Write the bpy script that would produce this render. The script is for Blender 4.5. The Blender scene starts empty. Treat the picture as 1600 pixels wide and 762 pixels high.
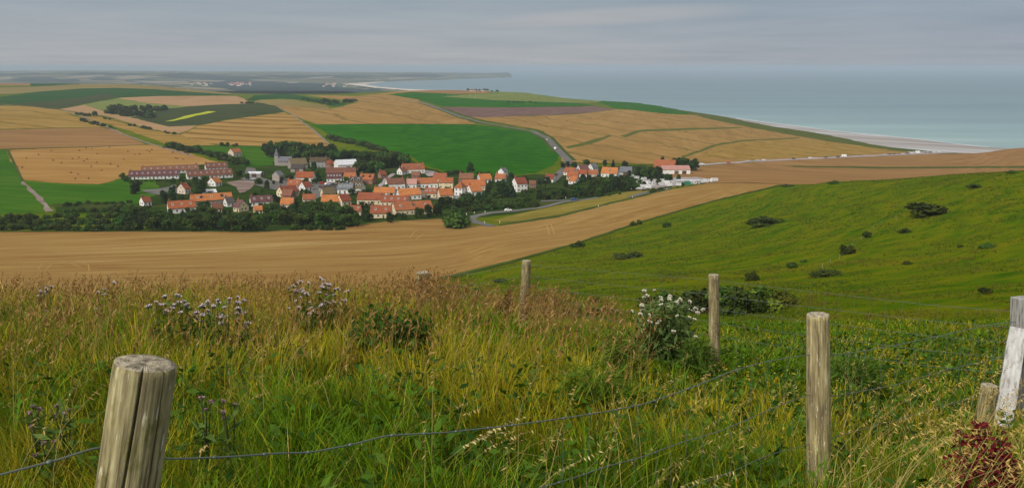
import bpy, bmesh, math, random
import numpy as np
from mathutils import Vector, Matrix
from mathutils.geometry import tessellate_polygon
from math import radians as R, sin, cos, pi

SC = bpy.context.scene
COL = SC.collection
random.seed(11)
RNG = np.random.default_rng(11)

# ------------------------------------------------------------------ camera
ZC = 132.0                     # eye height above the sea
FPX = 1400.0                   # focal length in photo pixels (photo is 1600 px wide)
PITCH = math.atan((381 - 104) / FPX)
cam_d = bpy.data.cameras.new('camera')
cam_d.sensor_width = 36.0
cam_d.lens = 36.0 * FPX / 1600.0
cam_d.clip_start = 0.1
cam_d.clip_end = 200000.0
cam = bpy.data.objects.new('camera', cam_d)
COL.objects.link(cam)
cam.location = (0, 0, ZC)
cam.rotation_euler = (pi / 2 - PITCH, 0, 0)
SC.camera = cam

# ------------------------------------------------------------------ view
SC.view_settings.view_transform = 'Standard'
SC.view_settings.look = 'None'
SC.view_settings.exposure = 0.0
SC.view_settings.gamma = 1.0
SC.view_settings.use_curve_mapping = False
SC.cycles.use_denoising = True
SC.cycles.max_bounces = 5
SC.cycles.diffuse_bounces = 3
SC.cycles.volume_bounces = 1
SC.cycles.transparent_max_bounces = 6

SUN_EL, SUN_AZ = 40.0, -140.0   # azimuth from +Y towards +X: behind the camera, to the left


def nd(nt, typ, **kw):
    n = nt.nodes.new(typ)
    for k, v in kw.items():
        if k.startswith('i_'):
            key = k[2:]
            key = int(key) if key.isdigit() else key.replace('_', ' ')
            s = n.inputs[key]
            if isinstance(v, bpy.types.NodeSocket):
                nt.links.new(v, s)
            else:
                s.default_value = v
        else:
            setattr(n, k, v)
    return n


def ramp(nt, fac, stops, interp='LINEAR'):
    n = nt.nodes.new('ShaderNodeValToRGB')
    n.color_ramp.interpolation = interp
    el = n.color_ramp.elements
    while len(el) < len(stops):
        el.new(0.5)
    for e, (p, c) in zip(el, stops):
        e.position = p
        e.color = tuple(c) + (1,) if len(c) == 3 else c
    nt.links.new(fac, n.inputs[0])
    return n.outputs[0]


def math_n(nt, op, a, b=None, c=None, clamp=False):
    n = nt.nodes.new('ShaderNodeMath')
    n.operation = op
    n.use_clamp = clamp
    for i, v in enumerate((a, b, c)):
        if v is None:
            continue
        if isinstance(v, bpy.types.NodeSocket):
            nt.links.new(v, n.inputs[i])
        else:
            n.inputs[i].default_value = v
    return n.outputs[0]


def mixc(nt, fac, a, b, mode='MIX'):
    n = nt.nodes.new('ShaderNodeMix')
    n.data_type = 'RGBA'
    n.blend_type = mode
    for s, v in ((n.inputs[0], fac), (n.inputs[6], a), (n.inputs[7], b)):
        if isinstance(v, bpy.types.NodeSocket):
            nt.links.new(v, s)
        else:
            s.default_value = tuple(v) + (1,) if isinstance(v, (tuple, list)) and len(v) == 3 else v
    return n.outputs[2]


# ------------------------------------------------------------------ world: overcast sky
W = bpy.data.worlds.new('World')
SC.world = W
W.use_nodes = True
nt = W.node_tree
nt.nodes.clear()
sky = nd(nt, 'ShaderNodeTexSky')
sky.sky_type = 'NISHITA'
sky.sun_disc = False
sky.sun_elevation = R(SUN_EL)
sky.sun_rotation = R(SUN_AZ)
sky.altitude = 100
geo = nd(nt, 'ShaderNodeTexCoord')
sep = nd(nt, 'ShaderNodeSeparateXYZ', i_0=geo.outputs['Generated'])
zz = sep.outputs[2]
zup = math_n(nt, 'MAXIMUM', zz, 0.0)
# cloud sheet: brightness by elevation (dull at the horizon, bright overhead)
base = ramp(nt, zup, [(0.0, (.42, .42, .44)), (0.012, (.40, .42, .45)), (0.03, (.375, .405, .445)), (0.055, (.33, .38, .43)), (0.09, (.275, .335, .40)),
                      (0.25, (.42, .45, .49)), (1.0, (.66, .68, .71))])
zd = math_n(nt, 'ADD', zup, 0.035)
px_ = math_n(nt, 'DIVIDE', sep.outputs[0], zd)
py_ = math_n(nt, 'DIVIDE', sep.outputs[1], zd)
vec = nd(nt, 'ShaderNodeCombineXYZ', i_0=px_, i_1=py_, i_2=0.0)
n1 = nd(nt, 'ShaderNodeTexNoise', i_Vector=vec.outputs[0], i_Scale=0.33, i_Detail=6.0, i_Roughness=0.55, i_Distortion=0.4)
c1 = ramp(nt, n1.outputs[0], [(0.30, (.90, .92, .945)), (0.48, (1.0, 1.0, 1.0)), (0.62, (1.07, 1.05, 1.035)), (0.76, (1.16, 1.115, 1.075))])
n2 = nd(nt, 'ShaderNodeTexNoise', i_Vector=nd(nt, 'ShaderNodeMapping', i_Vector=geo.outputs['Generated'], i_Scale=(3.0, 3.0, 55.0)).outputs[0],
        i_Scale=1.0, i_Detail=4.0, i_Roughness=0.5)
c2 = ramp(nt, n2.outputs[0], [(0.3, (.985, .985, .99)), (0.7, (1.015, 1.015, 1.01))])
# bright streak low over the sea and a bluer, darker bank to the right
sx = math_n(nt, 'DIVIDE', math_n(nt, 'SUBTRACT', sep.outputs[0], 0.10), 0.17)
sz = math_n(nt, 'DIVIDE', math_n(nt, 'SUBTRACT', zz, math_n(nt, 'MULTIPLY_ADD', sep.outputs[0], 0.045, 0.0485)), 0.0105)
sr = math_n(nt, 'ADD', math_n(nt, 'MULTIPLY', sx, sx), math_n(nt, 'MULTIPLY', sz, sz))
sr = math_n(nt, 'ADD', sr, math_n(nt, 'MULTIPLY', math_n(nt, 'SUBTRACT', n1.outputs[0], 0.5), 3.0))
streak = ramp(nt, sr, [(0.0, (1, 1, 1)), (1.5, (0, 0, 0))] if False else [(0.0, (1, 1, 1)), (1.0, (0, 0, 0))], 'EASE')
streak = math_n(nt, 'MULTIPLY', streak, math_n(nt, 'MULTIPLY_ADD', n1.outputs[0], 1.0, -0.1), clamp=True)
bank = ramp(nt, math_n(nt, 'MULTIPLY_ADD', sep.outputs[0], 1.0, 0.5), [(0.45, (1, 1, 1)), (0.95, (.80, .86, .95))])
low = ramp(nt, zup, [(0.0, (1, 1, 1)), (0.3, (0, 0, 0))])
# the same cloud bank, lower contrast toward zenith
cl = mixc(nt, 1.0, base, c1, 'MULTIPLY')
cl = mixc(nt, 1.0, cl, c2, 'MULTIPLY')
cl = mixc(nt, low, cl, mixc(nt, 1.0, cl, bank, 'MULTIPLY'))
cl = mixc(nt, math_n(nt, 'MULTIPLY', streak, .72, clamp=True), cl, (.60, .53, .50))
# veiled-sun glow, unseen behind the camera, added to brighten walls facing it
sdv = (sin(R(SUN_AZ)) * cos(R(SUN_EL)), cos(R(SUN_AZ)) * cos(R(SUN_EL)), sin(R(SUN_EL)))
dt = nd(nt, 'ShaderNodeVectorMath', operation='DOT_PRODUCT', i_0=geo.outputs['Generated'], i_1=sdv).outputs['Value']
glow = math_n(nt, 'POWER', math_n(nt, 'MAXIMUM', dt, 0.0), 3.0)
cl = mixc(nt, glow, cl, (1.5, 1.45, 1.36))
below = ramp(nt, math_n(nt, 'MULTIPLY_ADD', zz, 8.0, 0.5), [(0.38, (0, 0, 0)), (0.5, (1, 1, 1))])
cl = mixc(nt, below, (.10, .10, .06), cl)
bg_sky = nd(nt, 'ShaderNodeBackground', i_Color=sky.outputs[0], i_Strength=0.08)
bg_cl = nd(nt, 'ShaderNodeBackground', i_Color=cl, i_Strength=1.0)
mx = nd(nt, 'ShaderNodeMixShader', i_0=0.92, i_1=bg_sky.outputs[0], i_2=bg_cl.outputs[0])
wo = nd(nt, 'ShaderNodeOutputWorld', i_Surface=mx.outputs[0])

# ------------------------------------------------------------------ sun (veiled)
sd = bpy.data.lights.new('sun', 'SUN')
sd.energy = 3.0
sd.angle = R(8)
sd.color = (1.0, 0.95, 0.87)
sun = bpy.data.objects.new('sun', sd)
COL.objects.link(sun)
dsun = Vector((sin(R(SUN_AZ)) * cos(R(SUN_EL)), cos(R(SUN_AZ)) * cos(R(SUN_EL)), sin(R(SUN_EL))))
sun.rotation_euler = dsun.to_track_quat('Z', 'Y').to_euler()

# ------------------------------------------------------------------ helpers
def tag(o, label=None, cat=None, group=None, kind=None):
    if label: o['label'] = label
    if cat: o['category'] = cat
    if group: o['group'] = group
    if kind: o['kind'] = kind
    return o


def link(name, me, mat=None, parent=None):
    o = bpy.data.objects.new(name, me)
    COL.objects.link(o)
    if mat is not None:
        for m in (mat if isinstance(mat, (list, tuple)) else [mat]):
            me.materials.append(m)
    if parent is not None:
        o.parent = parent
    return o


def empty(name, loc=(0, 0, 0), rz=0.0):
    o = bpy.data.objects.new(name, None)
    COL.objects.link(o)
    o.empty_display_size = 0.2
    o.location = loc
    o.rotation_euler = (0, 0, rz)
    return o


def copy_tree(o, parent=None):
    c = o.copy()
    COL.objects.link(c)
    c.parent = parent
    for ch in list(o.children):
        copy_tree(ch, c)
    return c


def mesh_np(name, verts, faces, cols=None, smooth=False, mat_idx=None):
    """verts (n,3) float array, faces (m,k) int array (uniform k), cols (n,3) per vertex colour."""
    verts = np.asarray(verts, dtype=np.float32)
    faces = np.asarray(faces, dtype=np.int32)
    me = bpy.data.meshes.new(name)
    n, (m, k) = len(verts), faces.shape
    me.vertices.add(n)
    me.vertices.foreach_set('co', verts.ravel())
    me.loops.add(m * k)
    me.loops.foreach_set('vertex_index', faces.ravel())
    me.polygons.add(m)
    me.polygons.foreach_set('loop_start', np.arange(0, m * k, k, dtype=np.int32))
    if smooth:
        me.polygons.foreach_set('use_smooth', np.ones(m, dtype=bool))
    if mat_idx is not None:
        me.polygons.foreach_set('material_index', np.asarray(mat_idx, dtype=np.int32))
    me.update(calc_edges=True)
    if cols is not None:
        a = me.color_attributes.new('tint', 'FLOAT_COLOR', 'POINT')
        c = np.ones((n, 4), dtype=np.float32)
        c[:, :3] = cols
        a.data.foreach_set('color', c.ravel())
    return me


def mesh_py(name, verts, faces, smooth=False):
    me = bpy.data.meshes.new(name)
    me.from_pydata([tuple(v) for v in verts], [], [tuple(f) for f in faces])
    if smooth:
        for p in me.polygons:
            p.use_smooth = True
    me.update()
    return me


# ------------------------------------------------------------------ terrain
CP, SP = cos(PITCH), sin(PITCH)


def slope_of_row(row):
    y = (381 - np.asarray(row, dtype=float)) / FPX
    return (-SP + y * CP) / (CP + y * SP)          # dz per metre of forward distance


def ray(px, py):
    x = (px - 800) / FPX
    y = (381 - py) / FPX
    d = CP + y * SP
    return x / d, (-SP + y * CP) / d               # dx/dY, dz/dY


def pchip(x, y, xq):
    x = np.asarray(x, float); y = np.asarray(y, float); xq = np.clip(xq, x[0], x[-1])
    h = np.diff(x); d = np.diff(y) / h
    m = np.zeros_like(y)
    m[0], m[-1] = d[0], d[-1]
    for i in range(1, len(x) - 1):
        if d[i - 1] * d[i] > 0:
            w1 = 2 * h[i] + h[i - 1]; w2 = h[i] + 2 * h[i - 1]
            m[i] = (w1 + w2) / (w1 / d[i - 1] + w2 / d[i])
    i = np.clip(np.searchsorted(x, xq, side='right') - 1, 0, len(x) - 2)
    t = (xq - x[i]) / h[i]
    return ((1 + 2 * t) * (1 - t) ** 2 * y[i] + t * (1 - t) ** 2 * h[i] * m[i]
            + t * t * (3 - 2 * t) * y[i + 1] + t * t * (t - 1) * h[i] * m[i + 1])


def _hash2(i, j, s):
    v = np.sin(i * 127.1 + j * 311.7 + s * 74.7) * 43758.5453
    return v - np.floor(v)


def vnoise(x, y, s=0):
    xi, yi = np.floor(x), np.floor(y)
    fx, fy = x - xi, y - yi
    fx = fx * fx * (3 - 2 * fx); fy = fy * fy * (3 - 2 * fy)
    a, b = _hash2(xi, yi, s), _hash2(xi + 1, yi, s)
    c, d = _hash2(xi, yi + 1, s), _hash2(xi + 1, yi + 1, s)
    return (a + (b - a) * fx) * (1 - fy) + (c + (d - c) * fx) * fy


def fbm(x, y, s=0, o=3):
    t, a, n = 0, 1, 0
    for k in range(o):
        t = t + a * vnoise(x * 2 ** k, y * 2 ** k, s + k * 13); n += a; a *= .5
    return t / n


# near ground: depth below the eye (m) against forward distance (m)
NY = [0.3, 1.5, 3, 5, 8, 11, 14, 18, 25, 40]
NEAR = {-900: [-1.6, -1.62, -1.85, -2.2, -2.75, -3.35, -4.1, -5.3, -8, -14],
        600: [-1.6, -1.62, -1.85, -2.2, -2.75, -3.35, -4.1, -5.3, -8, -14],
        820: [-1.6, -1.65, -1.88, -2.25, -2.85, -3.5, -4.35, -5.6, -8.2, -13.6],
        1200: [-1.6, -1.68, -1.95, -2.4, -3.05, -3.72, -4.45, -5.4, -7.6, -12.9],
        2600: [-1.6, -1.68, -1.95, -2.38, -3.0, -3.65, -4.35, -5.3, -7.5, -12.7]}
FY = [60, 90, 130, 180, 250, 320, 400, 480, 560, 650, 760, 900, 1100, 1350, 1650, 2000, 2400, 2700, 3300]
FAR = {
    -900: [500, 492, 480, 465, 447, 419, 372, 339, 304, 278, 251, 226, 203, 180, 163, 149, 139, 132, 135],
    0: [500, 492, 480, 465, 447, 418, 372, 339, 303, 277, 250, 226, 203, 180, 163, 149, 138, 130.5, 134],
    200: [500, 492, 480, 465, 447, 418, 372, 338, 304, 278, 251, 226, 203, 182, 164, 149, 138, 131.5, 136],
    400: [500, 492, 480, 465, 446, 417, 372, 337, 305, 280, 255, 228, 203, 179, 164, 154, 148, 146.5, 152],
    520: [500, 491, 479, 463, 444, 415, 372, 336, 304, 278, 254, 226, 199, 178, 163, 152, 147, 147, 153],
    600: [500, 490, 478, 462, 440, 414, 372, 336, 304, 278, 254, 224, 197, 178, 162, 150, 145, 143, 152],
    700: [503, 489, 474, 456, 430, 408, 371, 338, 306, 280, 256, 230, 204, 183, 167, 152, 144, 141, 150],
    800: [505, 485, 468, 445, 412, 388, 366, 338, 307, 282, 259, 235, 210, 188, 170, 154, 145, 143, 150],
    900: [510, 483, 460, 437, 405, 380, 357, 330, 304, 283, 262, 240, 215, 193, 175, 161, 155, 157, 165],
    1000: [515, 480, 452, 425, 395, 372, 345, 322, 300, 283, 264, 243, 218, 197, 180, 167, 161, 165, 170],
    1100: [518, 480, 445, 415, 382, 357, 332, 311, 296, 281, 266, 247, 224, 203, 188, 178, 180, 185, 190],
    1200: [515, 478, 440, 405, 365, 336, 311, 291, 287.5, 279, 269, 253, 232, 212, 198, 196, 200, 205, 210],
    1300: [513, 475, 432, 392, 346, 313, 285, 288, 288, 281, 272, 256, 240, 222, 212, 215, 220, 222, 225],
    1400: [512, 470, 422, 377, 328, 296, 280, 287, 290, 286, 274, 259, 246, 231, 232, 236, 238, 240, 240],
    1500: [510, 463, 412, 362, 310, 280, 272, 283, 290, 284, 272, 257, 243, 239, 245, 250, 250, 250, 250],
    1600: [508, 455, 400, 346, 292, 267, 267, 278, 280, 272, 260, 246, 231, 240, 250, 255, 255, 255, 255],
    2000: [500, 440, 375, 310, 255, 235, 237, 245, 247, 244, 240, 234, 226, 240, 250, 255, 255, 255, 255],
    2700: [495, 430, 360, 300, 245, 225, 227, 235, 237, 234, 230, 224, 220, 240, 250, 255, 255, 255, 255]}
COASTX = [590, 640, 720, 800, 900, 1000, 1040, 1100, 1200, 1300, 1400, 1500, 1600, 2000, 2700]
COASTY = [2720, 2700, 2680, 2560, 2400, 2300, 2200, 2060, 1820, 1600, 1430, 1290, 1130, 1150, 1150]


class Grid:
    def __init__(self, us, ly, Z):
        self.us, self.ly, self.Z = us, ly, Z

    def idx(self, u, l):
        return (np.interp(u, self.us, np.arange(len(self.us))), np.interp(l, self.ly, np.arange(len(self.ly))))

    def z_idx(self, fi, fj):
        fi = np.asarray(fi, float); fj = np.asarray(fj, float)
        i = np.clip(np.floor(fi).astype(int), 0, len(self.us) - 2)
        j = np.clip(np.floor(fj).astype(int), 0, len(self.ly) - 2)
        a, b = fi - i, fj - j
        Z = self.Z
        z00, z10, z01, z11 = Z[i, j], Z[i + 1, j], Z[i, j + 1], Z[i + 1, j + 1]
        lo = z00 + a * (z10 - z00) + b * (z11 - z10)      # a >= b
        hi = z00 + b * (z01 - z00) + a * (z11 - z01)
        return np.where(a >= b, lo, hi)

    def z(self, x, y):
        return self.z_idx(*self.idx(np.asarray(x) / np.asarray(y) * FPX + 800, np.log(y)))

    def cast(self, px, py, ymin=0.5, ymax=1e9):
        kx, kz = ray(px, py)
        lo = max(self.ly[0], math.log(ymin)); hi = min(self.ly[-1], math.log(ymax))
        l = np.linspace(lo, hi, 1500)
        Y = np.exp(l)
        fi, fj = self.idx(np.full_like(l, kx * FPX + 800), l)
        g = self.z_idx(fi, fj) - (ZC + kz * Y)
        k = np.argmax(g >= 0)
        if g[k] >= 0:
            if k > 0:
                t = g[k - 1] / (g[k - 1] - g[k])
                Yh = Y[k - 1] + t * (Y[k] - Y[k - 1])
            else:
                Yh = Y[0]
        else:
            Yh = Y[np.argmax(g / Y)]
        return kx * Yh, Yh

    def pos(self, px, py, ymin=0.5, ymax=1e9):
        x, y = self.cast(px, py, ymin, ymax)
        return Vector((x, y, float(self.z(x, y))))

    def mesh(self, name):
        nu, nl = len(self.us), len(self.ly)
        Y = np.exp(self.ly)[None, :].repeat(nu, 0)
        X = (self.us[:, None] - 800) / FPX * Y
        v = np.stack([X, Y, self.Z], -1).reshape(-1, 3)
        i, j = np.meshgrid(np.arange(nu - 1), np.arange(nl - 1), indexing='ij')
        a = (i * nl + j).ravel(); b = a + nl; c = b + 1; d = a + 1
        f = np.concatenate([np.stack([a, b, c], 1), np.stack([a, c, d], 1)])
        return mesh_np(name, v, f, smooth=True)

    def sheet(self, name, pts, mat, off=0.06, ymin=60, ymax=1e9, world=None):
        """a sheet lying on the terrain inside the polygon pts (photo pixels) - clipped to every terrain triangle"""
        P = []
        if world is None:
            n = len(pts)
            for k in range(n):
                (x0, y0), (x1, y1) = pts[k], pts[(k + 1) % n]
                m = max(1, int(max(abs(x1 - x0) / 9, abs(y1 - y0) / 4)))
                for q in range(m):
                    P.append(self.cast(x0 + (x1 - x0) * q / m, y0 + (y1 - y0) * q / m, ymin, ymax))
        else:
            P = world
        P = np.array(P)
        if world is None:
            P = P + np.random.default_rng(len(P)).normal(0, .0011, P.shape) * P[:, 1:2]
        fi, fj = self.idx(P[:, 0] / P[:, 1] * FPX + 800, np.log(P[:, 1]))
        V2 = [Vector((a, b, 0)) for a, b in zip(fi, fj)]
        tris = tessellate_polygon([V2])
        verts, faces, key = [], [], {}

        def vid(a, b):
            k = (round(a, 4), round(b, 4))
            if k not in key:
                key[k] = len(verts)
                verts.append((a, b))
            return key[k]

        def clip(poly, na, nb, c):                  # keep na*a + nb*b + c >= 0
            out = []
            m = len(poly)
            for q in range(m):
                p0, p1 = poly[q], poly[(q + 1) % m]
                d0 = na * p0[0] + nb * p0[1] + c; d1 = na * p1[0] + nb * p1[1] + c
                if d0 >= 0: out.append(p0)
                if (d0 >= 0) != (d1 >= 0):
                    t = d0 / (d0 - d1)
                    out.append((p0[0] + t * (p1[0] - p0[0]), p0[1] + t * (p1[1] - p0[1])))
            return out
        for t in tris:
            tri = [(V2[q].x, V2[q].y) for q in t]
            area = (tri[1][0] - tri[0][0]) * (tri[2][1] - tri[0][1]) - (tri[2][0] - tri[0][0]) * (tri[1][1] - tri[0][1])
            if abs(area) < 1e-9: continue
            if area < 0: tri = tri[::-1]
            i0, i1 = math.floor(min(p[0] for p in tri)), math.ceil(max(p[0] for p in tri))
            for i in range(i0, i1):
                s = clip(clip(tri, 1, 0, -i), -1, 0, i + 1)
                if len(s) < 3: continue
                j0, j1 = math.floor(min(p[1] for p in s)), math.ceil(max(p[1] for p in s))
                for j in range(j0, j1):
                    c = clip(clip(s, 0, 1, -j), 0, -1, j + 1)
                    if len(c) < 3: continue
                    for sg in (1, -1):
                        q = clip(c, sg, -sg, -sg * (i - j))
                        if len(q) < 3: continue
                        ids = []
                        for p in q:
                            w = vid(*p)
                            if not ids or (w != ids[-1] and w != ids[0]): ids.append(w)
                        if len(ids) >= 3: faces.append(ids)
        va = np.array(verts)
        u = np.interp(va[:, 0], np.arange(len(self.us)), self.us)
        Y = np.exp(np.interp(va[:, 1], np.arange(len(self.ly)), self.ly))
        z = self.z_idx(va[:, 0], va[:, 1]) + off
        # linear interpolation of the surface is in (x, y): use the same straight-edged triangles
        me = mesh_py(name, np.stack([(u - 800) / FPX * Y, Y, z], 1), faces, smooth=True)
        o = link(name, me, mat)
        o['kind'] = 'structure'
        return o


def build_main_grid():
    us = np.concatenate([np.arange(-900, -60, 40), np.arange(-60, 1660, 4), np.arange(1660, 2601, 40)]).astype(float)
    ly = np.linspace(math.log(0.4), math.log(3300), 300)
    Y = np.exp(ly)
    # near part
    nk = sorted(NEAR)
    near = np.stack([pchip(np.log(NY), np.array(NEAR[k]) / np.array(NY), ly) for k in nk])
    fk = sorted(FAR)
    far = np.stack([pchip(np.log([25, 40] + FY), np.concatenate([[-.31, -.325], slope_of_row(FAR[k])]), ly) for k in fk])
    sn = np.stack([pchip(nk, near[:, j], us) for j in range(len(ly))], 1)
    sf = np.stack([pchip(fk, far[:, j], us) for j in range(len(ly))], 1)
    w = np.clip((ly - math.log(22)) / (math.log(48) - math.log(22)), 0, 1)
    w = (w * w * (3 - 2 * w))[None, :]
    S = sn * (1 - w) + sf * w
    Yg = Y[None, :]
    Z = ZC + S * Yg
    X = (us[:, None] - 800) / FPX * Yg
    YY = np.broadcast_to(Yg, X.shape)
    amp = np.clip((YY - 3) / 6, 0, 1) * np.clip((60 - YY) / 30, 0, 1)
    Z = Z + amp * 0.16 * (fbm(X / 1.6, YY / 1.6, 3, 3) - .5)
    a2 = np.clip((YY - 60) / 60, 0, 1) * np.clip((330 - YY) / 60, 0, 1)
    Z = Z + a2 * 1.2 * (fbm(X / 22, YY / 22, 9, 3) - .5)
    # coast: the land drops below the sea
    cy = np.interp(us, COASTX, COASTY)
    cy = np.where(us < 585, 1e6, cy)
    cy = cy * (1 + 0.035 * (fbm(us / 23.0, us * 0 + .5, 5, 3) - .5))
    t = np.clip((YY - cy[:, None]) / (0.03 * cy[:, None]), 0, 1)
    Z = Z * (1 - t) + (-3.0) * t
    return Grid(us, ly, Z)


G = build_main_grid()


def build_far_grid():
    us = np.arange(-500, 830, 5).astype(float)
    ly = np.linspace(math.log(3250), math.log(16500), 120)
    Y = np.exp(ly)
    fy = [3250, 4200, 5200, 6200, 7200, 8200, 9300, 10500, 12000, 13500, 16500]
    T = {-500: [45, 30, 20, 18, 24, 46, 62, 58, 66, 70, 60],
         0: [45, 26, 18, 16, 24, 48, 64, 58, 64, 68, 55],
         110: [45, 26, 16, 14, 20, 42, 66, 60, 66, 66, 55],
         200: [45, 26, 14, 12, 22, 46, 60, 56, 60, 62, 50],
         270: [45, 24, 12, 10, 18, 44, 64, 60, 60, 58, 50],
         330: [45, 24, 10, 8, 12, 34, 54, 50, 52, 50, 40],
         440: [45, 20, 8, 6, 10, 26, 44, 50, 50, 48, 40],
         530: [45, 14, 6, 5, 7, 20, 36, 44, 42, 40, 30],
         600: [30, 8, 4, 4, 6, 10, 38, 50, 48, 40, 30],
         650: [20, 8, 4, 4, 6, 10, 34, 52, 50, 40, 30],
         690: [20, 8, 4, 4, 4, 6, 16, 42, 44, 34, 20],
         740: [20, 8, 4, 4, 4, 6, 10, 26, 38, 34, 20],
         780: [20, 8, 4, 4, 4, 6, 10, 20, 48, 34, 20],
         830: [20, 8, 4, 4, 4, 6, 10, 20, 40, 30, 20]}
    k = sorted(T)
    s = np.stack([pchip(np.log(fy), T[q], ly) for q in k])
    Z = np.stack([pchip(k, s[:, j], us) for j in range(len(ly))], 1)
    X = (us[:, None] - 800) / FPX * Y[None, :]
    YY = np.broadcast_to(Y[None, :], X.shape)
    Z = Z + np.clip((YY - 6000) / 3000, 0, 1) * 26 * (fbm(X / 900, YY / 1500, 2, 3) - .5)
    # bay: sea between the near shore and the far shore
    n0 = np.interp(us, [530, 560, 590, 640, 700, 830], [7150, 6300, 5600, 5000, 3200, 3200])
    f0 = np.interp(us, [530, 560, 600, 650, 700, 750, 790, 830], [7160, 7350, 8000, 8500, 9200, 10200, 11000, 11300])
    sea = (us[:, None] > 528) & (YY > n0[:, None]) & (YY < f0[:, None])
    end = (us[:, None] > 796)
    Z = np.where(sea | end, -4.0, Z)
    return Grid(us, ly, Z)


GF = build_far_grid()
at = G.pos


# ------------------------------------------------------------------ materials
def new_mat(name, rough=0.9, spec=0.2):
    m = bpy.data.materials.new(name)
    m.use_nodes = True
    nt = m.node_tree
    b = nt.nodes['Principled BSDF']
    b.inputs['Roughness'].default_value = rough
    b.inputs['Specular IOR Level'].default_value = spec
    return m, nt, b


def pos_map(nt, ang=0.0, scale=(1, 1, 1), obj=False):
    if obj:
        p = nd(nt, 'ShaderNodeTexCoord').outputs['Object']
    else:
        p = nd(nt, 'ShaderNodeNewGeometry').outputs['Position']
    r = nd(nt, 'ShaderNodeMapping', i_Vector=p, i_Rotation=(0, 0, R(ang)))
    s = nd(nt, 'ShaderNodeMapping', i_Vector=r.outputs[0], i_Scale=scale)
    return s.outputs[0]


def noise(nt, vec, scale=1.0, detail=4.0, rough=0.55, dist=0.0):
    return nd(nt, 'ShaderNodeTexNoise', i_Vector=vec, i_Scale=scale, i_Detail=detail, i_Roughness=rough, i_Distortion=dist).outputs[0]


def field_mat(name, cols, ang=0.0, streak=0.12, patch=0.012, k=(0.5, 0.35, 0.15), tram=None, tramc=None, mid=0.5, spread=0.22, fine=1.2):
    """crop field: streaks along the drilling direction + large patches + fine grain; tram = (spacing, width) wheel tracks"""
    m, nt, b = new_mat(name, 0.95, 0.0)
    a = noise(nt, pos_map(nt, ang, (streak * .045, streak, 1)), 1.0, 5.0, 0.6)
    p = noise(nt, pos_map(nt, ang, (patch * .5, patch, 1)), 1.0, 4.0, 0.6, 0.5)
    f = noise(nt, pos_map(nt, ang, (fine * .4, fine, 1)), 1.0, 3.0, 0.7)
    t = math_n(nt, 'MULTIPLY', a, k[0])
    t = math_n(nt, 'MULTIPLY_ADD', p, k[1], t)
    t = math_n(nt, 'MULTIPLY_ADD', f, k[2], t)
    if cols[0][0] > .08 and cols[0][0] > 1.6 * cols[0][2]:
        cols = [(c[0] * .93, c[1] * .96, c[2] * 1.32) for c in cols]
    n = len(cols)
    s = [(mid - spread + 2 * spread * i / (n - 1), c) for i, c in enumerate(cols)]
    c = ramp(nt, t, s)
    if tram:
        sp, wd, dark = tram
        v = nd(nt, 'ShaderNodeSeparateXYZ', i_0=pos_map(nt, ang, (1, 1, 1))).outputs[1]
        wob = math_n(nt, 'MULTIPLY', noise(nt, pos_map(nt, ang, (.006, .006, 1))), sp * .9)
        fr = math_n(nt, 'FRACT', math_n(nt, 'DIVIDE', math_n(nt, 'ADD', v, wob), sp))
        ln = ramp(nt, fr, [(0.0, (1, 1, 1)), (wd, (1, 1, 1)), (wd * 1.6, (0, 0, 0)), (1 - wd * .6, (0, 0, 0)), (1.0, (1, 1, 1))])
        ln = math_n(nt, 'MULTIPLY', ln, math_n(nt, 'MULTIPLY_ADD', p, 2.0, -.25, clamp=True))
        c = mixc(nt, math_n(nt, 'MULTIPLY', ln, dark), c, tramc)
    nt.links.new(c, b.inputs['Base Color'])
    bm = nd(nt, 'ShaderNodeBump', i_Height=f, i_Strength=0.5, i_Distance=0.25)
    nt.links.new(bm.outputs[0], b.inputs['Normal'])
    return m


# ground: rough pasture, soil-dark under the near meadow
m_ground, nt, b = new_mat('rough_pasture', 0.95, 0.0)
pa = noise(nt, pos_map(nt, 20, (.010, .022, 1)), 1.0, 5.0, 0.6, 0.6)
pb = noise(nt, pos_map(nt, -25, (.10, .28, 1)), 1.0, 5.0, 0.65, 0.3)
pc = noise(nt, pos_map(nt, 0, (.9, .9, 1)), 1.0, 3.0, 0.7)
mixv = math_n(nt, 'MULTIPLY_ADD', pb, .45, math_n(nt, 'MULTIPLY_ADD', pa, .45, math_n(nt, 'MULTIPLY', pc, .1)))
cpast = ramp(nt, mixv, [(.34, (.018, .048, .002)), (.43, (.046, .092, .002)), (.53, (.092, .116, .003)), (.62, (.125, .118, .004)), (.72, (.16, .10, .010))])
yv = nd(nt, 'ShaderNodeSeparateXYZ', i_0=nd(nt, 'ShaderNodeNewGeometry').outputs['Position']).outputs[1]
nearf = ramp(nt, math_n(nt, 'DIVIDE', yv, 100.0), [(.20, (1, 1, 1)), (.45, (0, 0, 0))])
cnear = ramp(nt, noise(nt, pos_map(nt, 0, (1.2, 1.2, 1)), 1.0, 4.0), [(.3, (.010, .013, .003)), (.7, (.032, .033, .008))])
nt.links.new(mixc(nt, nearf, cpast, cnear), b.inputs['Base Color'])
bmp = nd(nt, 'ShaderNodeBump', i_Height=pb, i_Strength=0.6, i_Distance=1.2)
nt.links.new(bmp.outputs[0], b.inputs['Normal'])
g_ob = link('ground', G.mesh('ground'), m_ground)
g_ob['kind'] = 'structure'

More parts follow.
